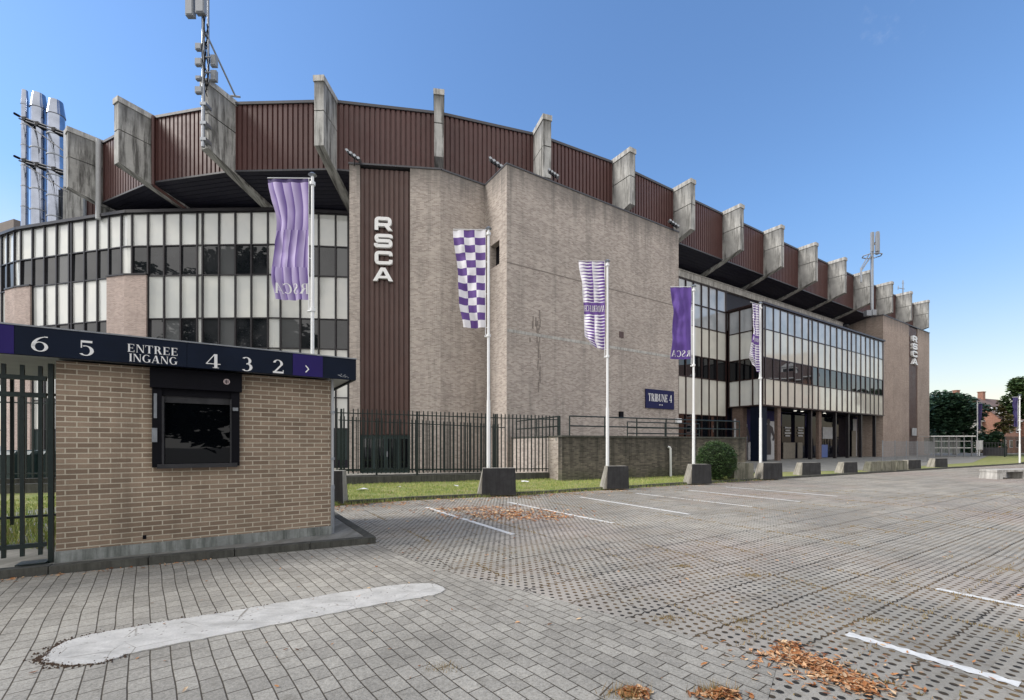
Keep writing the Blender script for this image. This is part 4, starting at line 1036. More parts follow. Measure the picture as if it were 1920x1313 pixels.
# left fence attached to booth: parallel to booth front
BF0, BF1 = G(105, 1053, .12), G(620, 1000, .12)
bu2 = (BF1 - BF0).normalized(); BFr = Fr(BF0, BF1)
LA = BF0 - bu2 * 4.2 + BFr.n * -.05; LB = BF0 - bu2 * .1 + BFr.n * -.05
lf = thing('steel_fence', 'tall black-green bar fence joined to the left side of the ticket booth', 'fence', (LB.x, LB.y, 0)); lfr = Fr(LA, LB)
mb = MB(); ss = [lfr.s_at(p) for p in (76, 42, 7)]
while ss[-1] > .4: ss.append(ss[-1] - (ss[1] - ss[2]))
for s in ss: lfr.box(mb, s - .019, s + .019, -.019, .019, .22, 2.66)
mb.build('bar_panel', M['green'], lf)
for z in (2.50, 2.28, .35): mb = MB(); lfr.box(mb, 0, lfr.L, -.03, .03, z - .028, z + .028); mb.build('rail', M['green'], lf)
mb = MB(); lfr.box(mb, lfr.s_at(91), lfr.s_at(101), -.03, .03, .1, 2.70); lfr.box(mb, lfr.L - .25, lfr.L + .02, -.1, .14, .125, .14); mb.build('post', M['green'], lf)
# bars of the return panel seen behind it
rA = LA + Vector((-1.2, 2.2)); rB = LB + Vector((-1.0, 2.6))
fence('steel_fence', 'bar fence with green rails behind the tall fence at the left edge', rA, rB, (.3, .3), (2.75, 2.75), .34, [None], (.05, .9))
# mesh fence in front of end tower
e0, e1 = K[7] + Vector((-1.4, 2.4)), K[8] + Vector((-1.2, 3.4))
e0 = D(1462, 27.5); e1 = D(1752, 42)
fr = Fr(e0, e1); mf = thing('mesh_fence', 'fine grey mesh fence along the forecourt before the end tower', 'fence', (e0.x, e0.y, 0))
mb = MB(); s = fr.s_at(1655); s_ = s
while s < fr.L: fr.box(mb, s - .008, s + .008, -.008, .008, .1, 1.9); s += .16
for k in range(12): fr.box(mb, s_, fr.L, -.012, -.006, .15 + k * .15, .162 + k * .15)
mb.build('wire_mesh', M['galv'], mf)
s = s_
while s < fr.L: mb = MB(); fr.box(mb, s - .03, s + .03, -.03, .03, .05, 1.95); mb.build('post', M['galv'], mf); s += 2.5

# ================================================================== ticket booth
ZBB = .12
bo = thing('ticket_booth', 'small brick ticket booth with a black shuttered window and navy canopy', 'booth', (BF0.x, BF0.y, ZBB))
# platform with kerb (setting)
inn = Vector((BFr.n.x, BFr.n.y)) * -1
PR = G(622, 957, .1)
BCt = BC; plat = [BLL, BC, BC + (PR - BC) * 1.0, PR + Vector((-7, 1.0)), BLL + Vector((-1, 3))]
mb = MB(); 
pin = [BLL - bdir * 0 + Vector((.05, .16)), BC + Vector((-.2, .12)), PR + Vector((-.16, 0)), PR + Vector((-7, 1.0)), BLL + Vector((-1, 3))]
mb.prism([tuple(p) for p in pin], 0, .105); o = mb.build('booth_platform', M['slab']); o['kind'] = 'structure'
mb = MB()
dd = (BC - BLL); n = 9
for k in range(n):
    a = BLL + dd * k / n; b = BLL + dd * ((k + 1) / n) - dd.normalized() * .012; strip(mb, [a, b], .15, 0, .115 + rp.uniform(-.005, .005))
dd = (PR - BC); n = 3
for k in range(n):
    a = BC + dd * (k / n) + (Vector((0, .0)) if k else Vector((0, 0))); b = BC + dd * ((k + 1) / n) - dd.normalized() * .012
    if k == 0: a = a + dd.normalized() * .16
    strip(mb, [a, b], .15, 0, .113)
o = mb.build('booth_kerb', M['kerb']); o['kind'] = 'structure'
zWt = 2.74; bdep = 2.3
mb = MB(); wy0, wy1 = BFr.s_at(286), BFr.s_at(449)
zwb = BFr.z_at(300, 880); zwt = BFr.z_at(300, 689); 
zwb = BFr.z_at(447, 873)
BFr.box(mb, 0, wy0, -.25, 0, ZBB + .13, zWt); BFr.box(mb, wy1, BFr.L, -.25, 0, ZBB + .13, zWt); BFr.box(mb, wy0, wy1, -.25, 0, ZBB + .13, zwb)
BFr.box(mb, 0, .25, -bdep, -.25, ZBB + .13, zWt); BFr.box(mb, BFr.L - .25, BFr.L, -bdep, -.25, ZBB + .13, zWt); BFr.box(mb, .25, BFr.L - .25, -bdep, -bdep + .25, ZBB + .13, zWt)
mb.build('brick_wall', M['brick_booth'], bo)
mb = MB(); BFr.box(mb, -.01, BFr.L + .01, -bdep, .025, ZBB - .03, ZBB + .13); mb.build('plinth', concrete('plinth_concrete', (.27,.285,.275), (.09,.10,.09), stain=.8, sc=2), bo)
mb = MB(); BFr.box(mb, wy0 - .02, wy1 + .03, -.1, .11, zwt - .30, zWt - .01); sh = mb.build('shutter_box', M['black'], bo)
mb = MB(); s = BFr.s_at(425, .11); z = BFr.z_at(425, 716, .11)
mb.tube(BFr.pt(s, .105, z), BFr.pt(s, .118, z), .042, n=20); mb.build('round_badge', plain('badge_disc', (.55,.45,.45), .4), sh)
mb = MB(); BFr.box(mb, s - .006, s + .006, .118, .122, z - .03, z + .03); BFr.box(mb, s - .022, s - .014, .118, .122, z - .02, z + .02); BFr.box(mb, s + .014, s + .022, .118, .122, z - .02, z + .02); mb.build('badge_mark', M['black'], sh)
a, b = BFr.s_at(292, .05), BFr.s_at(444, .05)
mb = MB(); f = .08
BFr.box(mb, wy0, wy0 + .11, -.08, .06, zwb, zwt - .28); BFr.box(mb, wy1 - .11, wy1, -.08, .06, zwb, zwt - .28); build_each(mb, 'guide_rail', M['black'], bo)
mb = MB(); BFr.box(mb, wy0 + .11, wy0 + .135, -.07, .07, zwb + .04, zwt - .42); BFr.box(mb, wy1 - .125, wy1 - .105, -.07, .07, zwb + .04, zwt - .42); BFr.box(mb, wy0 + .06, wy1 - .03, -.1, .10, zwb - .015, zwb + .045)
BFr.box(mb, wy0 + .11, wy1 - .11, -.05, -.0, zwt - .50, zwt - .40); mb.build('window_frame', plain('grey_anodised', (.055,.055,.06), .35, .5), bo)
mb = MB(); BFr.box(mb, wy0 + .1, wy1 - .1, -.06, -.03, zwb, zwt - .28); mb.build('window_pane', M['glass_booth'], bo)
mb = MB(); BFr.box(mb, wy0 + .1, wy1 - .1, -.03, .03, zwt - .40, zwt - .29); mb.build('roller_shutter', M['black'], bo)
mb = MB(); BFr.box(mb, wy0 + .02, wy0 + .055, .06, .07, zwb + .7, zwb + 1.05); BFr.box(mb, wy0 + .0, wy0 + .06, .06, .09, zwb + .36, zwb + .56); BFr.box(mb, wy1 - .09, wy1 - .02, .06, .09, zwb + .84, zwb + .89); build_each(mb, 'latch', M['galv'], bo)
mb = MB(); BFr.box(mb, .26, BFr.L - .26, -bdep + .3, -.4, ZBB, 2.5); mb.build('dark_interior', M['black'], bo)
# small hole in brickwork
mb = MB(); s = BFr.s_at(271); z = BFr.z_at(271, 1007); BFr.box(mb, s - .02, s + .02, 0, .004, z - .03, z + .025); mb.build('vent_hole', M['black'], bo)
# canopy
CR = Vector((-2.69, 7.69)) ; CR = BF1 + bu2 * .36 + BFr.n * .26
CL = CR - bu2 * 6.4
CF = Fr(CL, CR); zc0, zc1 = 2.745, 3.10
mb = MB(); CF.box(mb, 0, CF.L - .02, -2.9, -.02, zc0 + .03, zc1 - .03); ca = mb.build('canopy', M['grey_pipe'], bo)
mb = MB(); CF.box(mb, 0, CF.L, -.04, 0, zc0, zc1); 
sfr = Fr(CR, CR + bn * 2.9); sfr.box(mb, 0.041, 2.9, -.04, 0, zc0, zc1); mb.build('fascia', M['navy'], ca)
mb = MB(); CF.box(mb, 0, CF.L + .01, -2.9, .015, zc1, zc1 + .018); mb.build('edge_trim', M['galv'], ca)
for p0, p1, mt, nm in ((-80, 26.5, M['violet'], 'violet_panel'), (549, 605, M['violet'], 'violet_panel'), (27.5, 350, M['navy'], 'sign_panel'), (351, 548, M['navy'], 'sign_panel')):
    mb = MB(); CF.box(mb, CF.s_at(p0), CF.s_at(p1), 0, .008, zc0 + .004, zc1 - .004); mb.build(nm, mt, ca)
def ftext(txt, px0, px1, py_b, py_t, pxr=None):
    pc = (px0 + px1) / 2; a, b = CF.s_at(px0, .008), CF.s_at(px1, .008); z0, z1 = CF.z_at(pc, py_b, .008), CF.z_at(pc, py_t, .008)
    hh = z1 - z0; m1 = MB(); ww = textw(txt, SER) - .08; text(m1, txt, SER, lambda x, y, o: CF.pt(x, o, y), a, z0, hh, (b - a) / (ww * hh), .008, .012, .0003); m1.build('lettering', M['letter'], ca)
ftext('6', 57, 89, 659, 631); ftext('5', 147, 175, 667, 639); ftext('4', 386, 412, 690, 664); ftext('3', 452, 473, 696, 670); ftext('2', 511, 531, 700, 675)
ftext('ENTREE', 239, 333, 663.5, 649); ftext('INGANG', 242, 332, 681, 666.8)
mb = MB(); s = CF.s_at(573, .008); z = CF.z_at(573, 692, .008)
for q in strokepoly([(0, .055), (.045, 0), (0, -.055)], .016): mb.quad(*[CF.pt(s + x, .012, z + y) for x, y in q])
mb.build('arrow_mark', M['letter'], ca)
mb = MB(); rs = random.Random(9)
for k in range(12): s = CF.L - .3 + rs.uniform(0, .18); z = zc0 + .04 + rs.uniform(0, .05) - (s - CF.L + .3) * .1; CF.box(mb, s, s + rs.uniform(.01, .04), 0, .002 + k * .0002, z, z + rs.uniform(.004, .014))
mb.build('scratch_mark', M['galv'], ca)
s = BFr.L + .03; pipe('downpipe', [BFr.pt(s, -.03, zc0 + .02), BFr.pt(s, -.03, .95)], .028, M['grey_pipe'], bo); pipe('downpipe', [BFr.pt(s, -.03, .95), BFr.pt(s, -.03, .11)], .04, M['galv'], bo)
mb = MB()
for z in (2.2, 1.4, .9): mb.tube(BFr.pt(s, -.03, z - .02), BFr.pt(s, -.03, z + .02), .046, n=10)
mb.build('pipe_clamp', M['galv'], bo)

# ================================================================== planters, poles, flags
def planter(px0, px1, py0, py1, label, flare=.16, rot=.12, name='concrete_block', depth=.45, dark=True):
    z0 = .05
    Yf = (H - z0) * F / (py1 - HY); a = D(px0, Yf); wd = (px1 - px0) / F * Yf; hgt = (py1 - py0) * Yf / F
    u = Vector((math.cos(rot), math.sin(rot))); v = Vector((-u.y, u.x)); wd /= (u.x - (px1 - CX) / F * u.y)
    t = thing(name, label, 'concrete block', (a.x, a.y, z0), 'concrete flagpole blocks along the kerb')
    P = lambda s, d, z: Vector((a.x + u.x * s + v.x * d, a.y + u.y * s + v.y * d, z0 + z))
    mb = MB(); mb.hexa([P(-flare, .0, 0), P(wd + .02, .0, 0), P(wd + .04, depth + .06, 0), P(-flare, depth + .06, 0)], [P(.02, .012, hgt), P(wd, .012, hgt), P(wd, depth - .03, hgt), P(.02, depth - .03, hgt)])
    mb.build('block', M['planter'] if dark else M['block_old'], t)
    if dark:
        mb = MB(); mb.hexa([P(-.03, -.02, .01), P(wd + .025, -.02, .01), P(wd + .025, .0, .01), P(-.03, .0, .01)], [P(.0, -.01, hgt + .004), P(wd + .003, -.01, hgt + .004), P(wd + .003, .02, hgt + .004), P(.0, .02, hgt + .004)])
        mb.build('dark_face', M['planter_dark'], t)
    return a + u * wd / 2 + v * depth * .45, z0 + hgt, Yf
PL = [planter(566, 641.5, 884, 946, 'dark-faced concrete block half hidden behind the ticket booth'),
      planter(905, 966, 878.5, 929.5, 'dark-faced concrete block holding the pole of the chequered flag'),
      planter(1139.5, 1178, 874.5, 917, 'dark-faced concrete block on the grass below the middle of the brick block', rot=.1),
      planter(1298, 1333, 871, 907.5, 'dark-faced concrete block just left of the round bush', rot=.08),
      planter(1432, 1466, 868.5, 899, 'dark-faced concrete block below the striped flag by the entrance wing', rot=.1)]
PL[2] = (PL[2][0], PL[2][1], PL[2][2])
planter(1378, 1413, 868.5, 900, 'pale mossy concrete block between the round bush and the entrance wing', flare=.05, dark=False)
planter(1505, 1538, 868, 892, 'grey concrete block left of the wire fence under the glass wing', rot=.1)
planter(1583, 1607, 867, 888, 'concrete block below the middle of the glass wing', rot=.1)
planter(1634, 1652, 866, 885, 'narrow concrete block below the right end of the glass wing', flare=.1, dark=False)
planter(1656, 1680, 865, 884, 'brownish concrete block at the foot of the end tower', flare=.1, dark=False)
planter(1683, 1701, 864, 882, 'pale concrete block before the RSCA strip of the end tower', flare=.1, dark=False)
planter(1704, 1726, 863, 880.5, 'dark concrete block under the RSCA strip of the end tower', rot=.1)
planter(1754, 1776, 860, 877, 'dark concrete block in front of the glass shelter', rot=.1)

def checker_m():
    return [plain('purple_cloth', (.115,.055,.25), .75, 0, .1), plain('white_cloth', (.74,.73,.78), .75, 0, .04)]
PUR, WHI = checker_m()
PLAIN = plain('violet_cloth', (.10,.048,.27), .7, 0, .12, 1.5)
def striped():
    n = NT('spiked_stripe_cloth'); u, v, _ = n.sep(n.uv)
    fu = n.m('FRACT', n.m('MULTIPLY', u, 2.0)); fv = n.m('ABSOLUTE', n.m('SUBTRACT', n.m('FRACT', n.m('MULTIPLY', v, 27.0)), .5))
    th = n.m('ADD', n.m('MULTIPLY', fu, .42), .06)
    wh = n.rng(n.m('SUBTRACT', fv, th), -.03, .03, 1, 0)
    band = n.m('MULTIPLY', n.m('GREATER_THAN', v, .465), n.m('LESS_THAN', v, .605))
    wh = n.m('MULTIPLY', wh, n.m('SUBTRACT', 1.0, band))
    n.set('Base Color', n.mix(wh, (.13,.06,.27), (.76,.75,.80))); n.set('Roughness', .75); return n.mat
def waves():
    n = NT('curved_check_cloth'); u, v, _ = n.sep(n.uv)
    row = n.m('ADD', n.m('GREATER_THAN', v, .42), n.m('GREATER_THAN', v, .73)); par = n.m('MULTIPLY', n.m('MODULO', row, 2.0), .5)
    bend = n.m('MULTIPLY', n.m('SINE', n.m('MULTIPLY', v, 7.0)), .06)
    fu = n.m('FRACT', n.m('ADD', n.m('ADD', n.m('MULTIPLY', u, 4.6), n.m('MULTIPLY', bend, 4.0)), par))
    fu = n.mix(n.m('MODULO', row, 2.0), _grey(n, fu), _grey(n, n.m('SUBTRACT', 1.0, fu)))
    n.set('Base Color', n.mix(fu, (.17,.09,.36), (.52,.44,.66)))
    hem = n.m('LESS_THAN', v, .028); n.set('Base Color', n.mix(hem, n.mix(fu, (.105,.05,.26), (.54,.46,.70)), (.035,.018,.10)))
    n.set('Roughness', .75); return n.mat
DARKF = plain('navy_cloth', (.03,.022,.10), .7, 0, .2, 2)
STR, WAV = striped(), waves()

def flag(px_pole, Yp, zbase, pytop, ft, fb, wd, prof, kind, label, plabel, ang=0.0, seed=1, txt=None, sag=0.0):
    """pole thing + flag thing; ft/fb: flag top and bottom pixel rows; prof: [(v, width fraction)]; ang: heading of the cloth"""
    c = D(px_pole, Yp); zt = zat(pytop, Yp)
    t = thing('flagpole', plabel, 'flagpole', (c.x, c.y, zbase), 'white flagpoles along the kerb')
    mb = MB(); zm = zbase + (zt - zbase) * .28
    mb.tube((c.x, c.y, zbase - .02), (c.x, c.y, zm), .062, .058, n=14); mb.tube((c.x, c.y, zm), (c.x, c.y, zt - .03), .046, .036, n=14); mb.build('pole', M['white'], t, smooth=True)
    mb = MB(); mb.tube((c.x, c.y, zt - .06), (c.x, c.y, zt - .02), .05, .11, n=16); mb.tube((c.x, c.y, zt - .02), (c.x, c.y, zt + .03), .11, .05, n=16); mb.build('finial', M['galv'], t)
    d = Vector((-math.cos(ang), math.sin(ang))); p = Vector((-d.y, d.x))   # d: away from pole; p: sideways
    if p.y > 0: p = -p
    sz0, sz1 = zat(ft, Yp), zat(fb, Yp); xo = .10
    # top arm and side rod
    a0 = c + d * .02
    mb = MB(); mb.tube((a0.x, a0.y, sz0 + .02), (c.x + d.x * (xo + wd), c.y + d.y * (xo + wd), sz0 + .03), .012, n=6)
    mb.tube((c.x + d.x * xo, c.y + d.y * xo, sz0 + .03), (c.x + d.x * xo, c.y + d.y * xo, sz1 - .25), .012, n=6)
    for z in (sz0 - .1, sz0 - (sz0 - sz1) * .33, sz0 - (sz0 - sz1) * .66, sz1 - .02): mb.tube((c.x, c.y, z), (c.x + d.x * xo, c.y + d.y * xo, z + .02), .010, n=6)
    for z in (sz1 - .3,): mb.tube((c.x, c.y, z), (c.x + d.x * (xo + .03), c.y + d.y * (xo + .03), z), .03, n=8)
    for z in (sz1 - .27, sz0 - .12): mb.tube((c.x, c.y, z - .04), (c.x, c.y, z + .04), .07, n=12)
    mb.build('flag_arm', M['white'], t)
    def wf(v):
        for (v0, w0), (v1, w1) in zip(prof, prof[1:]):
            if v <= v1: k = (v - v0) / (v1 - v0); k = k * k * (3 - 2 * k); return w0 + (w1 - w0) * k
        return prof[-1][1]
    rs = random.Random(seed); ph = rs.uniform(0, 6)
    def S(u, v, off=0.0):
        wv = wf(v); x = xo + u * wd * wv
        slack = math.sqrt(max(0, 1 - min(1, wv) ** 2)) * .35
        amp = (.025 + .06 * slack) * (.35 + .65 * u) * min(1, v * 5 + .15)
        y = amp * math.sin(u * 9 + ph + v * 5) + .05 * v * math.sin(v * 8 + ph) * u + .02 * math.sin(u * 17 + v * 3 + ph)
        nz = mnoise.noise(Vector((u * 2.2 + seed * 7, v * 4.5, seed))) * .09 + mnoise.noise(Vector((u * 6 + v * 5, v * 7 - u * 3, seed * 3))) * .045
        y += nz * (.3 + .7 * u) * min(1, v * 6 + .1)
        z = sz0 + (sz1 - sz0) * v + sag * (u ** 2) * v ** 4 - .035 * math.sin(u * math.pi) * (v * .6) 
        q = c + d * x + p * (y + off); return Vector((q.x, q.y, z))
    nu, nv = 24, 104 if kind == 'check' else 90
    t2 = thing('flag', label, 'flag', (c.x, c.y, sz0), 'flags on the white poles')
    me = bpy.data.meshes.new('cloth'); L = rootloc(t2); vs = []; fs = []; mi = []
    for j in range(nv + 1):
        for i in range(nu + 1): q = S(i / nu, j / nv); vs.append(q - L)
    for j in range(nv):
        for i in range(nu):
            fs.append((j*(nu+1)+i, (j+1)*(nu+1)+i, (j+1)*(nu+1)+i+1, j*(nu+1)+i+1))
            mi.append(((i // 8) + int(j / nv * 13 + 1e-6)) % 2 if kind == 'check' else 0)
    me.from_pydata([tuple(v) for v in vs], [], fs)
    for m_ in {'check': [WHI, PUR], 'wave': [WAV], 'plain': [PLAIN], 'dark': [DARKF], 'stripe': [STR]}[kind]: me.materials.append(m_)
    me.polygons.foreach_set('material_index', mi); me.polygons.foreach_set('use_smooth', [True] * len(fs))
    uvl = me.uv_layers.new(name='UVMap')
    for pol in me.polygons:
        for li in pol.loop_indices:
            vi = me.loops[li].vertex_index; uvl.data[li].uv = ((vi % (nu+1)) / nu, (vi // (nu+1)) / nv)
    o = bpy.data.objects.new('cloth', me); COL.objects.link(o); o.parent = t2
    if txt:
        word, v0, hv, u0, u1 = txt; hh = hv; ww = textw(word, SER); hz = sz0 - sz1
        for s_ in (.008,):
            mb = MB(); text(mb, word, SER, lambda x, y, o_: S(x, 1 - y, o_), u0, 1 - v0 - hv, hv, (u1 - u0) / (ww * hv), 0, s_, .0004, sides=False, dens=.04 if False else 0)
            mb.build('lettering', M['letter'], t2)
    return t2
n1 = 'RSCA'
flag(586, PL[0][2] * .985, PL[0][1], 327, 336, 562, 1.08, [(0,1),(.38,.80),(.6,.85),(.85,.86),(1,.78)], 'wave', 'light violet flag with curved checks and RSCA in white, above the ticket booth', 'white flagpole rising behind the ticket booth', 0, 1, ('RSCA', .865, .085, .02, .98))
flag(916, 14.6, PL[1][1], 428, 432, 614, 1.06, [(0,1),(.5,.84),(.75,.80),(1,.68)], 'check', 'purple and white chequered flag before the brick tower', 'white flagpole carrying the chequered flag', 0, 4)
flag(1139, 16.8, PL[2][1], 489, 491, 655, .98, [(0,1),(.3,.86),(.6,.78),(.9,.78),(1,.6)], 'stripe', 'purple and white spiked flag before the middle of the brick block', 'white flagpole before the middle of the brick block', 0, 2, ('ANDERLECH', .50, .07, .03, .98), sag=.28)
flag(1300.5, 18.9, PL[3][1], 536, 539, 673, .88, [(0,1),(.3,.86),(.6,.92),(1,1.0)], 'plain', 'plain deep purple flag with RSCA near its hem, beside the block corner', 'white flagpole just left of the round bush', 0, 3, ('RSCA', .88, .085, .03, .98))
flag(1426, 21.0, PL[4][1], 568, 573, 698, .72, [(0,.85),(.4,.72),(.6,1),(.8,1),(1,.6)], 'stripe', 'narrow twisted purple and white spiked flag before the glass wing', 'white flagpole in front of the glass wing corner', -.55, 5, ('ANDERLECH', .505, .055, .05, .98), sag=.4)
flag(1832.5, 62, .1, 752, 757, 805, 1.0, [(0,.6),(1,.5)], 'dark', 'small far purple flag in front of the brick house', 'white flagpole far off beside the glass shelter', 3.1, 6)
flag(1912, 37, .1, 741, 745, 800, .36, [(0,.9),(1,.7)], 'dark', 'purple flag on the pole at the right edge of the picture', 'white flagpole at the right edge of the picture', .5, 7)

# ================================================================== vegetation
def leaf_cloud(mb, pts, size, rs, flat=.3):
    for (x, y, z) in pts:
        a = rs.uniform(0, 6.283); el = rs.uniform(-.9, .9); s = size * rs.uniform(.6, 1.3)
        u = Vector((math.cos(a), math.sin(a), rs.uniform(-.4, .4))).normalized(); v = Vector((-math.sin(a) * math.cos(el), math.cos(a) * math.cos(el), math.sin(el)))
        p = Vector((x, y, z)); n = u.cross(v) * s * .2
        mb.quad(p - u * s, p - v * s * .55 + n, p + u * s, p + v * s * .55 + n)
def tree(name, label, base, hgt, crown, cz, leaf, count, mat, trunk=.25, seed=1, group=None, nblob=14, cat='tree', zr=None):
    rs = random.Random(seed); t = thing(name, label, cat, (base.x, base.y, 0), group)
    mb = MB(); top = Vector((base.x, base.y, hgt * .8)); b = Vector((base.x, base.y, -.05))
    mb.tube(b, b.lerp(top, .45), trunk, trunk * .7, n=10); mb.tube(b.lerp(top, .45), top, trunk * .7, trunk * .2, n=8)
    blobs = []
    zr = zr or (hgt - cz)
    for k in range(nblob):
        a = rs.uniform(0, 6.283); rr = crown * rs.uniform(.15, .72); zc = cz + rs.uniform(-.75, .8) * zr * .8; sh = math.sqrt(max(.08, 1 - ((zc - cz) / zr) ** 2))
        c = Vector((base.x + math.cos(a) * rr * sh, base.y + math.sin(a) * rr * sh, zc)); blobs.append((c, crown * rs.uniform(.28, .46)))
        mb.tube(b.lerp(top, rs.uniform(.35, .8)), c, trunk * .22, trunk * .06, n=5)
    mb.build('trunk', M['bark'], t)
    mb = MB(); pts = []
    for k in range(count):
        c, r = rs.choice(blobs); v = Vector((rs.gauss(0, 1), rs.gauss(0, 1), rs.gauss(0, 1))).normalized() * r * (rs.uniform(.5, 1.08) ** .6)
        pts.append(c + Vector((v.x, v.y, v.z * .8)))
    leaf_cloud(mb, pts, leaf, rs); mb.build('crown', mat, t); return t
# round bush
c = D(1343, 19.7); rs = random.Random(4)
t = thing('round_bush', 'round clipped green bush between the flagpole block and the pale block', 'bush', (c.x, c.y, .07))
mb = MB(); pts = []
for k in range(9000):
    v = Vector((rs.gauss(0, 1), rs.gauss(0, 1), rs.gauss(0, 1))).normalized(); lump = 1 + .07 * math.sin(v.x * 9 + v.z * 7) * math.sin(v.y * 8 + 2) + rs.uniform(-.06, .05)
    r = .84 * lump * (rs.uniform(.86, 1.0) if rs.random() > .06 else rs.uniform(1.0, 1.09)); z = v.z * r * 1.03 + .92
    if z < .12: continue
    pts.append((c.x + v.x * r, c.y + v.y * r, z))
leaf_cloud(mb, pts, .038, rs); mb.build('foliage', M['hedge'], t)
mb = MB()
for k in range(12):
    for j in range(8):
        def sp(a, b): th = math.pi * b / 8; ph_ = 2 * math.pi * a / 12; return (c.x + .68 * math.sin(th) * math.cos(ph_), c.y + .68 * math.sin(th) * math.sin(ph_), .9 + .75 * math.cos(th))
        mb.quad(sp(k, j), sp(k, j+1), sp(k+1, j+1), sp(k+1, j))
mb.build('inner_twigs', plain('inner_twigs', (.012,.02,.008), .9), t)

tree('leafy_tree', 'dark leafy tree right beside the end tower', D(1752, 78), 11.5, 4.4, 6.3, .34, 5200, M['leaf_dark'], .3, 21, 'dark trees beyond the stadium', zr=5.0)
tree('leafy_tree', 'taller dark round tree between the end tower and the brick house', D(1790, 72), 12.0, 4.2, 6.2, .34, 7500, M['leaf_dark'], .3, 22, 'dark trees beyond the stadium', nblob=22, zr=5.4)
tree('leafy_tree', 'dark tree cut by the right edge of the picture', D(1932, 60), 12.5, 2.9, 8.2, .26, 5200, M['leaf_mid'], .25, 23, 'dark trees beyond the stadium', zr=4.3)
tree('browning_tree', 'loose browning conifer-like tree in front of the brick houses', D(1881, 66), 9.6, 1.7, 5.4, .24, 1300, M['leaf_autumn'], .16, 24, None, nblob=18, zr=4.3)
tree('low_tree', 'low dark bushy tree below the browning tree', D(1866, 63), 3.4, 1.9, 1.9, .22, 2600, M['leaf_dark'], .12, 25, None, zr=1.7)
for k, (x, y, hh) in enumerate(((-29, -10, 31), (-42, -8, 33), (-56, -10, 31))):
    tree('chestnut_tree', ['tall chestnut tree mirrored in the right part of the curved windows', 'tallest chestnut tree mirrored in the middle of the curved windows', 'tall chestnut tree mirrored in the left part of the curved windows'][k], Vector((x, y)), hh, 8.5, hh * .62, .5, 9000, M['leaf_mid'], .4, 30 + k, 'trees mirrored in the stadium windows', nblob=26, zr=hh * .4)
for k, (x, y, hh) in enumerate(((3, -11, 13), (13, -13, 15))):
    tree('lime_tree', ['bushy lime tree mirrored in the left half of the booth window', 'taller bushy lime tree mirrored in the right half of the booth window'][k], Vector((x, y)), hh, 6.0, hh * .44, .42, 8000, M['leaf_dark'], .3, 40 + k, 'trees mirrored in the booth window', nblob=22, zr=hh * .44)
# white gabled row beside the car park, seen only as a reflection in the glass wing
RHOUSES = 1
# hedge far right
rs = random.Random(8)
mb = MB(); pts = []
for k in range(4200):
    s = rs.random(); p = D(1735, 92).lerp(D(1828, 80), s); pts.append((p.x + rs.uniform(-1, 1), p.y + rs.uniform(-.9, .9), rs.uniform(.1, 3.4 + .5 * math.sin(s * 20))))
leaf_cloud(mb, pts, .3, rs); tag(mb.build('hedge', M['leaf_dark'], loc=(*D(1790, 86), 0)), 'dark hedge row behind the glass shelter', 'hedge')

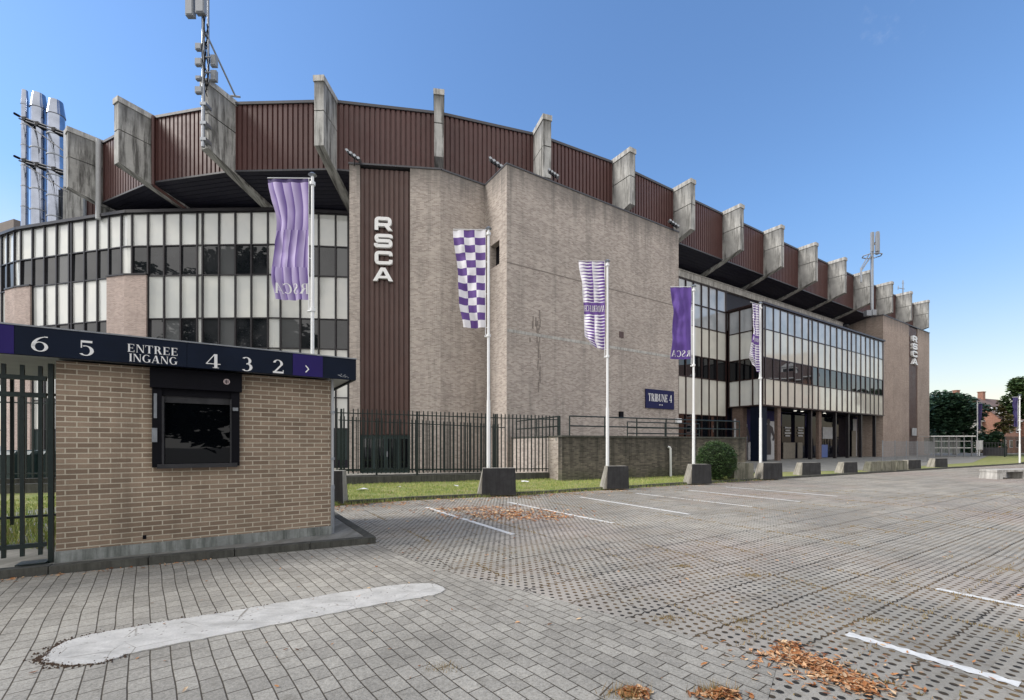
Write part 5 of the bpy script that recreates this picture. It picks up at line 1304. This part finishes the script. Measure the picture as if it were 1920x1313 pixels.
# ================================================================== far right: houses, shelter, gate, bench
def house(label, px0, px1, Y0, Y1, eave, ridge, mat, seed, dorm=None, chim=None, AB=None):
    A, B = (D(px0, Y0), D(px1, Y1)) if AB is None else AB; fr = Fr(A, B); t = thing('brick_house', label, 'house', (A.x, A.y, 0), 'houses beyond the car park'); dep = 8
    mb = MB(); fr.box(mb, 0, fr.L, -dep, 0, 0, eave)
    mb.mesh([fr.pt(0, 0, eave), fr.pt(0, -dep, eave), fr.pt(0, -dep/2, ridge), fr.pt(fr.L, 0, eave), fr.pt(fr.L, -dep, eave), fr.pt(fr.L, -dep/2, ridge)], [(0,1,2),(3,5,4)]); mb.build('wall', mat, t)
    mb = MB(); e = .35
    for dd_ in (e, -dep - e):
        zz_ = eave - .25
        mb.hexa([fr.pt(-.2, dd_, zz_), fr.pt(fr.L+.2, dd_, zz_), fr.pt(fr.L+.2, -dep/2, ridge), fr.pt(-.2, -dep/2, ridge)], [fr.pt(-.2, dd_, zz_+.16), fr.pt(fr.L+.2, dd_, zz_+.16), fr.pt(fr.L+.2, -dep/2, ridge+.16), fr.pt(-.2, -dep/2, ridge+.16)])
    rf = mb.build('roof', M['roof_far'], t)
    mb = MB(); fr.box(mb, -.2, fr.L + .2, .36, .46, eave - .3, eave - .12); mb.build('gutter', M['white'], rf)
    if chim:
        for cs in chim: mb = MB(); fr.box(mb, cs, cs + .9, -dep/2 - .4, -dep/2 + .4, ridge - .6, ridge + 1.3); fr.box(mb, cs - .08, cs + .98, -dep/2 - .48, -dep/2 + .48, ridge + 1.3, ridge + 1.45); mb.build('chimney', mat, rf)
    if dorm:
        for ds in dorm:
            mb = MB(); fr.box(mb, ds, ds + 1.5, -2.6, -.7, eave + .3, eave + 1.75); mb.build('dormer', M['white'], rf)
            mb = MB(); fr.box(mb, ds + .35, ds + 1.15, -.7, -.68, eave + .55, eave + 1.5); mb.build('dormer_pane', M['glass_dark'], rf)
            mb = MB(); mb.mesh([fr.pt(ds-.15, -.55, eave+1.76), fr.pt(ds+1.65, -.55, eave+1.76), fr.pt(ds+.75, -.55, eave+2.4), fr.pt(ds-.15, -3.2, eave+1.76), fr.pt(ds+1.65, -3.2, eave+1.76), fr.pt(ds+.75, -3.2, eave+2.4)], [(0,1,2),(5,4,3),(1,4,5,2),(0,2,5,3)]); mb.build('dormer_roof', M['white'], rf)
    n = max(1, int(fr.L / 2.4))
    for fz in range(max(1, int(eave / 2.8))):
        for k in range(n):
            s = (k + .5) * fr.L / n; z = 1.0 + fz * 2.8
            if z + 1.4 > eave: continue
            mb = MB(); fr.box(mb, s - .55, s + .55, 0, .04, z, z + 1.4); w_ = mb.build('window', M['white'], t); mb = MB(); fr.box(mb, s - .46, s + .46, .04, .05, z + .09, z + 1.31); mb.build('pane', M['glass_dark'], w_)
    return t
house('tall brick house with chimney standing behind the dark trees', 1806, 1846, 95, 96, 8.9, 12.2, M['brick_red'], 1, chim=(3.4,))
house('cream-fronted house with a steep roof and a white dormer', 1834, 1876, 84, 86, 6.2, 10.6, M['render'], 2, dorm=(1.4,))
house('red brick house with a grey-brown roof behind the browning tree', 1877, 1925, 82, 86, 6.2, 10.4, M['brick_red'], 3, dorm=(1.2,), chim=(3.2,))
house('low red house beyond the right edge pole', 1926, 2010, 84, 92, 5.5, 9.5, M['brick_red'], 4)
house('long brick house with dormers beside the car park, mirrored in the glass wing', 0, 1, 1, 1, 12.4, 16.8, M['brick_red'], 5, dorm=(2.5, 6.5, 11.5), AB=(Vector((61, 51)), Vector((61, 27))))
# glass shelter
A, B = D(1751, 57), D(1822, 56); fr = Fr(A, B); t = thing('glass_shelter', 'long glass and steel shelter standing before the dark trees', 'shelter', (A.x, A.y, 0))
zr_ = zat(819, 56.5)
mb = MB(); fr.box(mb, -.5, fr.L + .2, -2.2, .4, zr_, zr_ + .12); mb.build('roof', M['white'], t)
for k in range(6): s = k * fr.L / 5; mb = MB(); fr.box(mb, s - .05, s + .05, -.05, .05, 0, zr_); mb.build('post', M['galv'], t)
for k in range(5):
    mb = MB(); fr.box(mb, (k + .04) * fr.L / 5, (k + .96) * fr.L / 5, -2.0, -1.96, .4, zr_ - .1); mb.build('glass_panel', M['shelter'], t)
mb = MB(); fr.box(mb, .1, fr.L - .1, -.02, .02, 1.15, 1.22); fr.box(mb, .1, fr.L - .1, -.02, .02, 2.0, 2.06); mb.build('cross_rail', M['white'], t)
# far gate and barrier
A, B = D(1884, 55), D(1925, 56)
t = fence('entrance_gate', 'green barred gate below the red brick house', A, B, (.15, .15), (2.6, 2.6), .22, [None], (.06, .9)); t['category'] = 'gate'
A, B = D(1838, 60), D(1884, 58); fr = Fr(A, B); mb = MB(); s = 0
while s < fr.L: fr.box(mb, s - .02, s + .02, -.02, .02, .1, 1.9); s += .28
fr.box(mb, 0, fr.L, -.03, .03, 1.78, 1.84); fr.box(mb, 0, fr.L, -.03, .03, .2, .26); fr.box(mb, 0, fr.L, -.9, -.85, .1, 1.2)
tag(mb.build('barrier_fence', M['flash'], loc=(A.x, A.y, 0)), 'dark barrier fence between the far flagpole and the green gate', 'fence')
for px, lb in ((1836.5, 'white post box just right of the far flagpole'),):
    c = D(px, 60); mb = MB(); mb.box(c.x - .25, c.x + .25, c.y - .2, c.y + .2, .9, 2.1); mb.tube((c.x, c.y, 0), (c.x, c.y, .9), .06); mb.box(c.x - .28, c.x + .28, c.y - .23, c.y + .23, 2.1, 2.15); tag(mb.build('ticket_machine', M['white'], loc=(c.x, c.y, 0)), lb, 'machine')
# concrete bench
a = G(1869, 899); t = thing('concrete_bench', 'long pale concrete bench on the car park at the right edge', 'bench', (a.x, a.y, 0))
u = Vector((.97, .24)); fr = Fr(a, a + u * 4)
mb = MB(); fr.box(mb, .0, 4, -.65, 0, .34, .44); mb.build('seat', M['conc_light'], t)
for s in (0.0, 1.8, 3.6): mb = MB(); mb.hexa([fr.pt(s - .02, .02, 0), fr.pt(s + .36, .02, 0), fr.pt(s + .36, -.67, 0), fr.pt(s - .02, -.67, 0)], [fr.pt(s + .02, -.02, .34), fr.pt(s + .42, -.02, .34), fr.pt(s + .42, -.62, .34), fr.pt(s + .02, -.62, .34)]); mb.build('leg', M['conc_light'], t)

# wheelie bins behind the fences at left
for k, px in enumerate((22, 52, 78)):
    Y = 17.2 + k * .3; c = D(px, Y); t = thing('waste_container', ['green waste container at the far left', 'green waste container in the middle of the three', 'green waste container nearest to the booth'][k], 'bin', (c.x, c.y, .07), 'green waste containers behind the fence')
    mb = MB(); mb.hexa([(c.x-.42, c.y-.35, .12), (c.x+.42, c.y-.35, .12), (c.x+.42, c.y+.35, .12), (c.x-.42, c.y+.35, .12)], [(c.x-.52, c.y-.42, 1.25), (c.x+.52, c.y-.42, 1.25), (c.x+.52, c.y+.42, 1.25), (c.x-.52, c.y+.42, 1.25)]); mb.build('body', M['bin'], t)
    mb = MB(); mb.hexa([(c.x-.55, c.y-.45, 1.25), (c.x+.55, c.y-.45, 1.25), (c.x+.55, c.y+.45, 1.25), (c.x-.55, c.y+.45, 1.25)], [(c.x-.5, c.y-.3, 1.38), (c.x+.5, c.y-.3, 1.38), (c.x+.5, c.y+.4, 1.42), (c.x-.5, c.y+.4, 1.42)]); mb.build('lid', M['bin'], t)
    for dx in (-.3, .3): mb = MB(); mb.tube((c.x+dx, c.y-.36, .1), (c.x+dx, c.y-.30, .1), .09, n=12); mb.build('wheel', M['black'], t)
A = FL + Vector((2, 1.0)); B = FA + Vector((-.3, 1.0)); fr = Fr(A, B); mb = MB(); fr.box(mb, 0, fr.L, -.2, 0, 0, .5); tag(mb.build('low_wall', M['kerb'], loc=(A.x, A.y, 0)), 'low dark wall behind the booth at the foot of the fence', 'wall')

# grass blades
rs = random.Random(12)
mb = MB(); cnt = 0
reg = [tuple(k) for k in Kin[:7]] + [tuple(RW1), tuple(RW0), tuple(FB), tuple(FA), tuple(FL), (-14, 9.5), (-5.1, 10.2)]
def blade(mb, x, y, z, h, wd, rs):
    a = rs.uniform(0, 6.283); dx, dy = math.cos(a) * wd, math.sin(a) * wd; lx, ly = rs.uniform(-.5, .5) * h, rs.uniform(-.5, .5) * h
    mb.quad((x-dx, y-dy, z), (x+dx, y+dy, z), (x+lx, y+ly, z+h))
while cnt < 46000:
    x, y = rs.uniform(-14, 12.5), rs.uniform(9.2, 24)
    if in_poly((x, y), reg) and rs.random() < 14 / max(10, y) * max(.15, .6 + 1.3 * mnoise.noise(Vector((x * .9, y * 1.6, 3)))):
        blade(mb, x, y, .068, rs.uniform(.03, .09) * (1.6 if rs.random() < .04 else 1), rs.uniform(.005, .011), rs); cnt += 1
for k in range(6000):   # weeds behind left fence
    x = rs.uniform(-11, -5.2); y = rs.uniform(6.6, 9.5)
    if Fr(BF0, BF1).n.dot(Vector((x, y)) - BF0) < -.15 and x < -5.6: blade(mb, x, y, .105, rs.uniform(.04, .3), rs.uniform(.005, .012), rs)
for k in range(5200):     # edge of kerb tufts
    i = rs.randrange(0, 6); p = K[i].lerp(K[i+1], rs.random()); blade(mb, p.x + rs.uniform(-.05, .1), p.y - rs.uniform(-.1, .06), .0, rs.uniform(.03, .16), .006, rs)
tag(mb.build('grass', M['blade']), 'short sunlit grass between the kerb and the fence', 'grass', kind='stuff')
rs = random.Random(14)
mb = MB(); pts = []
for k in range(900): x = -6.9 + rs.gauss(0, .35); y = 8.4 + rs.gauss(0, .3); pts.append((x, y, rs.uniform(.2, .9)))
leaf_cloud(mb, pts, .035, rs)
for k in range(24): x = -6.9 + rs.gauss(0, .3); y = 8.4 + rs.gauss(0, .25); mb.tube((x, y, .07), (x + rs.uniform(-.2, .2), y, rs.uniform(.5, .95)), .006, n=4)
tag(mb.build('wild_shrub', M['leaf_autumn'], loc=(-6.9, 8.4, .07)), 'scraggy wild shrub behind the tall fence left of the booth', 'shrub')
# dry grass in the paver joints
mb = MB(); rs = random.Random(15); cp, sp_ = math.cos(PHI), math.sin(PHI)
def loc2w(a, b): return (a * cp - b * sp_, a * sp_ + b * cp)
k = 0
while k < 30000:
    a = rs.uniform(-2, 26); row = rs.randrange(-8, 42)
    if rs.random() < .5: b = (row + .5) * .6 + rs.gauss(0, .012)
    else: b = rs.uniform(-6, 14); a = round(a / .96) * .96 + rs.gauss(0, .012)
    x, y = loc2w(a, b)
    if y < 1.5 or y > 16 or abs(x) > y * 1.25: k += .2; continue
    if not in_poly((x, y), lot) or in_poly((x, y), bp): k += .05; continue
    dn = math.sin(x * 1.9 + 1) * math.sin(y * 2.3 + x) + .4 * math.sin(x * 7 + y * 5)
    if dn < .22 - .5 * (x > 1.8 and y < 6) + rs.uniform(-.25, .3): k += .02; continue
    blade(mb, x + rs.gauss(0, .01), y + rs.gauss(0, .01), .004, rs.uniform(.008, .03), .005, rs); k += 1
for cx_, cy_ in ((1345, 1302), (1178, 1306), (1410, 1080), (830, 1255), (1390, 1165), (1250, 1160), (1640, 1165), (1280, 1063)):
    c = G(cx_, cy_)
    for j in range(150): blade(mb, c.x + rs.gauss(0, .07), c.y + rs.gauss(0, .035), .004, rs.uniform(.01, .10 if cy_ > 1290 else .03), .003, rs)
tag(mb.build('dry_grass', M['dry']), 'dry grass tufts growing in the joints of the car park slabs', 'grass', kind='stuff')
# fallen leaves
mb = MB(); rs = random.Random(16)
def fleaf(x, y, z, s):
    a = rs.uniform(0, 6.283); tl = rs.uniform(-.35, .35); u = Vector((math.cos(a), math.sin(a), tl * .6)); v = Vector((-math.sin(a), math.cos(a), rs.uniform(-.5, .5)))
    c1, c2, w0, fold = rs.uniform(-.1, .4) * s, rs.uniform(-.1, .4) * s, rs.uniform(.2, .42), rs.uniform(-.05, .25) * s
    p = Vector((x, y, z + .3 * s * abs(tl))); Z = Vector((0, 0, 1)); bend = v * rs.uniform(-.25, .25) * s
    A, B1, B2, Mi, D1, D2, E = p - u * s + Z * c1, p - u * s * .3 + v * s * w0 + Z * fold, p - u * s * .3 - v * s * w0 + Z * fold, p + u * s * .05 + bend * .5, p + u * s * .45 + v * s * w0 * .8 + bend + Z * (fold + c2 * .4), p + u * s * .45 - v * s * w0 * .8 + bend + Z * (fold + c2 * .4), p + u * s + bend * 1.4 + Z * c2
    mb.mesh([A, B1, B2, D1, D2, E, Mi], [(0,6,1),(0,2,6),(1,6,3),(6,5,3),(2,4,6),(6,4,5)])
def pile(px, py, sx, sy, n, s, zmax=.04, sh=0):
    c = G(px, py)
    for k in range(n):
        a, b = rs.gauss(0, sx), rs.gauss(0, sy); x = c.x + a; y = c.y + b + sh * a; r = math.hypot(a / sx, b / sy)
        if abs(x) > 60 or y < 1: continue
        fleaf(x, y, .012 + rs.uniform(0, zmax) * max(0, 1 - r * .45), s * rs.uniform(.6, 1.2))
pile(1498, 1236, .09, .08, 230, .028, .03, sh=-.3); pile(1522, 1250, .11, .06, 190, .028, .03, sh=-.5); pile(1585, 1278, .09, .07, 240, .028, .03, sh=-.3); pile(1612, 1290, .05, .05, 110, .028, .03); pile(1555, 1266, .25, .16, 150, .026, .006, sh=-.4); pile(1600, 1200, .5, .4, 90, .02, .004)
pile(1480, 1213, .05, .04, 50, .034); pile(1190, 1303, .05, .03, 90, .032); pile(1350, 1306, .07, .03, 130, .032); pile(1470, 1247, .3, .2, 70, .03, .005)
pile(955, 965, .75, .35, 520, .05, .02, .2); pile(880, 955, .6, .25, 260, .05, .02, .2); pile(1010, 972, .5, .2, 160, .05, .02, .2)
for k in range(900):
    i = rs.choice((0, 1, 1, 2, 2, 3, 3, 4, 5)); p = K[i].lerp(K[i+1], rs.random()); q = abs(rs.gauss(0, .55)); fleaf(p.x + q * .4, p.y - .05 - q, .012, .045 * rs.uniform(.5, 1.2))
for k in range(260): p = BLL.lerp(BC, rs.uniform(.1, .75)); q = abs(rs.gauss(0, .08)); fleaf(p.x + q * .3, p.y - .02 - q, .014, .03 * rs.uniform(.5, 1.2))
for k in range(800):
    x, y = rs.uniform(-4, 14), rs.uniform(2.2, 14)
    if in_poly((x, y), lot) : fleaf(x, y, .014, .022 * rs.uniform(.5, 1.3))
tag(mb.build('fallen_leaves', M['fallen']), 'drifts of crisp orange-brown fallen leaves on the paving', 'leaves', kind='stuff')
# loose soil round the cement patch's worn end
mb = MB(); rs = random.Random(17)
NP = len(pp)
for k in range(620):
    i = rs.choice([0, 1, 2, NP-1, NP-2, NP-3, 0, 1, NP-1, NP-2, NP-4, 3, 4, 5, 0, NP-1, 0, 1]); a = G(*pp[i]); b = G(*pp[(i+1) % len(pp)]); p = a.lerp(b, rs.random()); s = rs.uniform(.004, .013)
    sc_ = rs.choice((.4, 1, 2.2)); x = p.x + rs.gauss(0, .02) * sc_; y = p.y + rs.gauss(0, .013) * sc_; mb.mesh([(x-s, y, .012), (x, y-s, .012), (x+s, y, .012), (x, y+s, .012), (x, y, .012+s)], [(0,1,4),(1,2,4),(2,3,4),(3,0,4)])
tag(mb.build('loose_soil', plain('soil', (.08,.05,.032), .95, 0, .3, 20)), 'dark loose soil around the worn end of the cement patch', 'soil', kind='stuff')
# twig and litter
a = G(1125, 1310); b = G(1150, 1293); mb = MB(); mb.tube((a.x, a.y, .02), (b.x, b.y, .05), .006, .003, n=6); tag(mb.build('twig', M['bark'], loc=(a.x, a.y, 0)), 'short dark twig lying at the bottom edge of the paving', 'twig')
for i, (px, py, s, lb) in enumerate(((680, 919, .22, 'crumpled white litter nearest to the booth'), (747, 914, .10, 'small white scrap of litter beside the fence base'), (855, 912, .10, 'white paper scrap left of the chequered flag block'), (985, 904, .18, 'flat white litter right of the chequered flag block'))):
    c = G(px, py, .1); rs = random.Random(i); mb = MB(); n = 7; vs = [(c.x + rs.uniform(-.1, .1) * s * 3, c.y, .10 + s * .35)]
    for k in range(n): a = 6.283 * k / n; vs.append((c.x + math.cos(a) * s * rs.uniform(.6, 1.1), c.y + math.sin(a) * s * rs.uniform(.3, .7), .1 + rs.uniform(0, .06)))
    mb.mesh(vs, [(0, 1 + k, 1 + (k + 1) % n) for k in range(n)]); tag(mb.build('litter', M['litter'], loc=(c.x, c.y, .08)), lb, 'litter', 'white litter on the grass')
print('objects', len(bpy.data.objects))
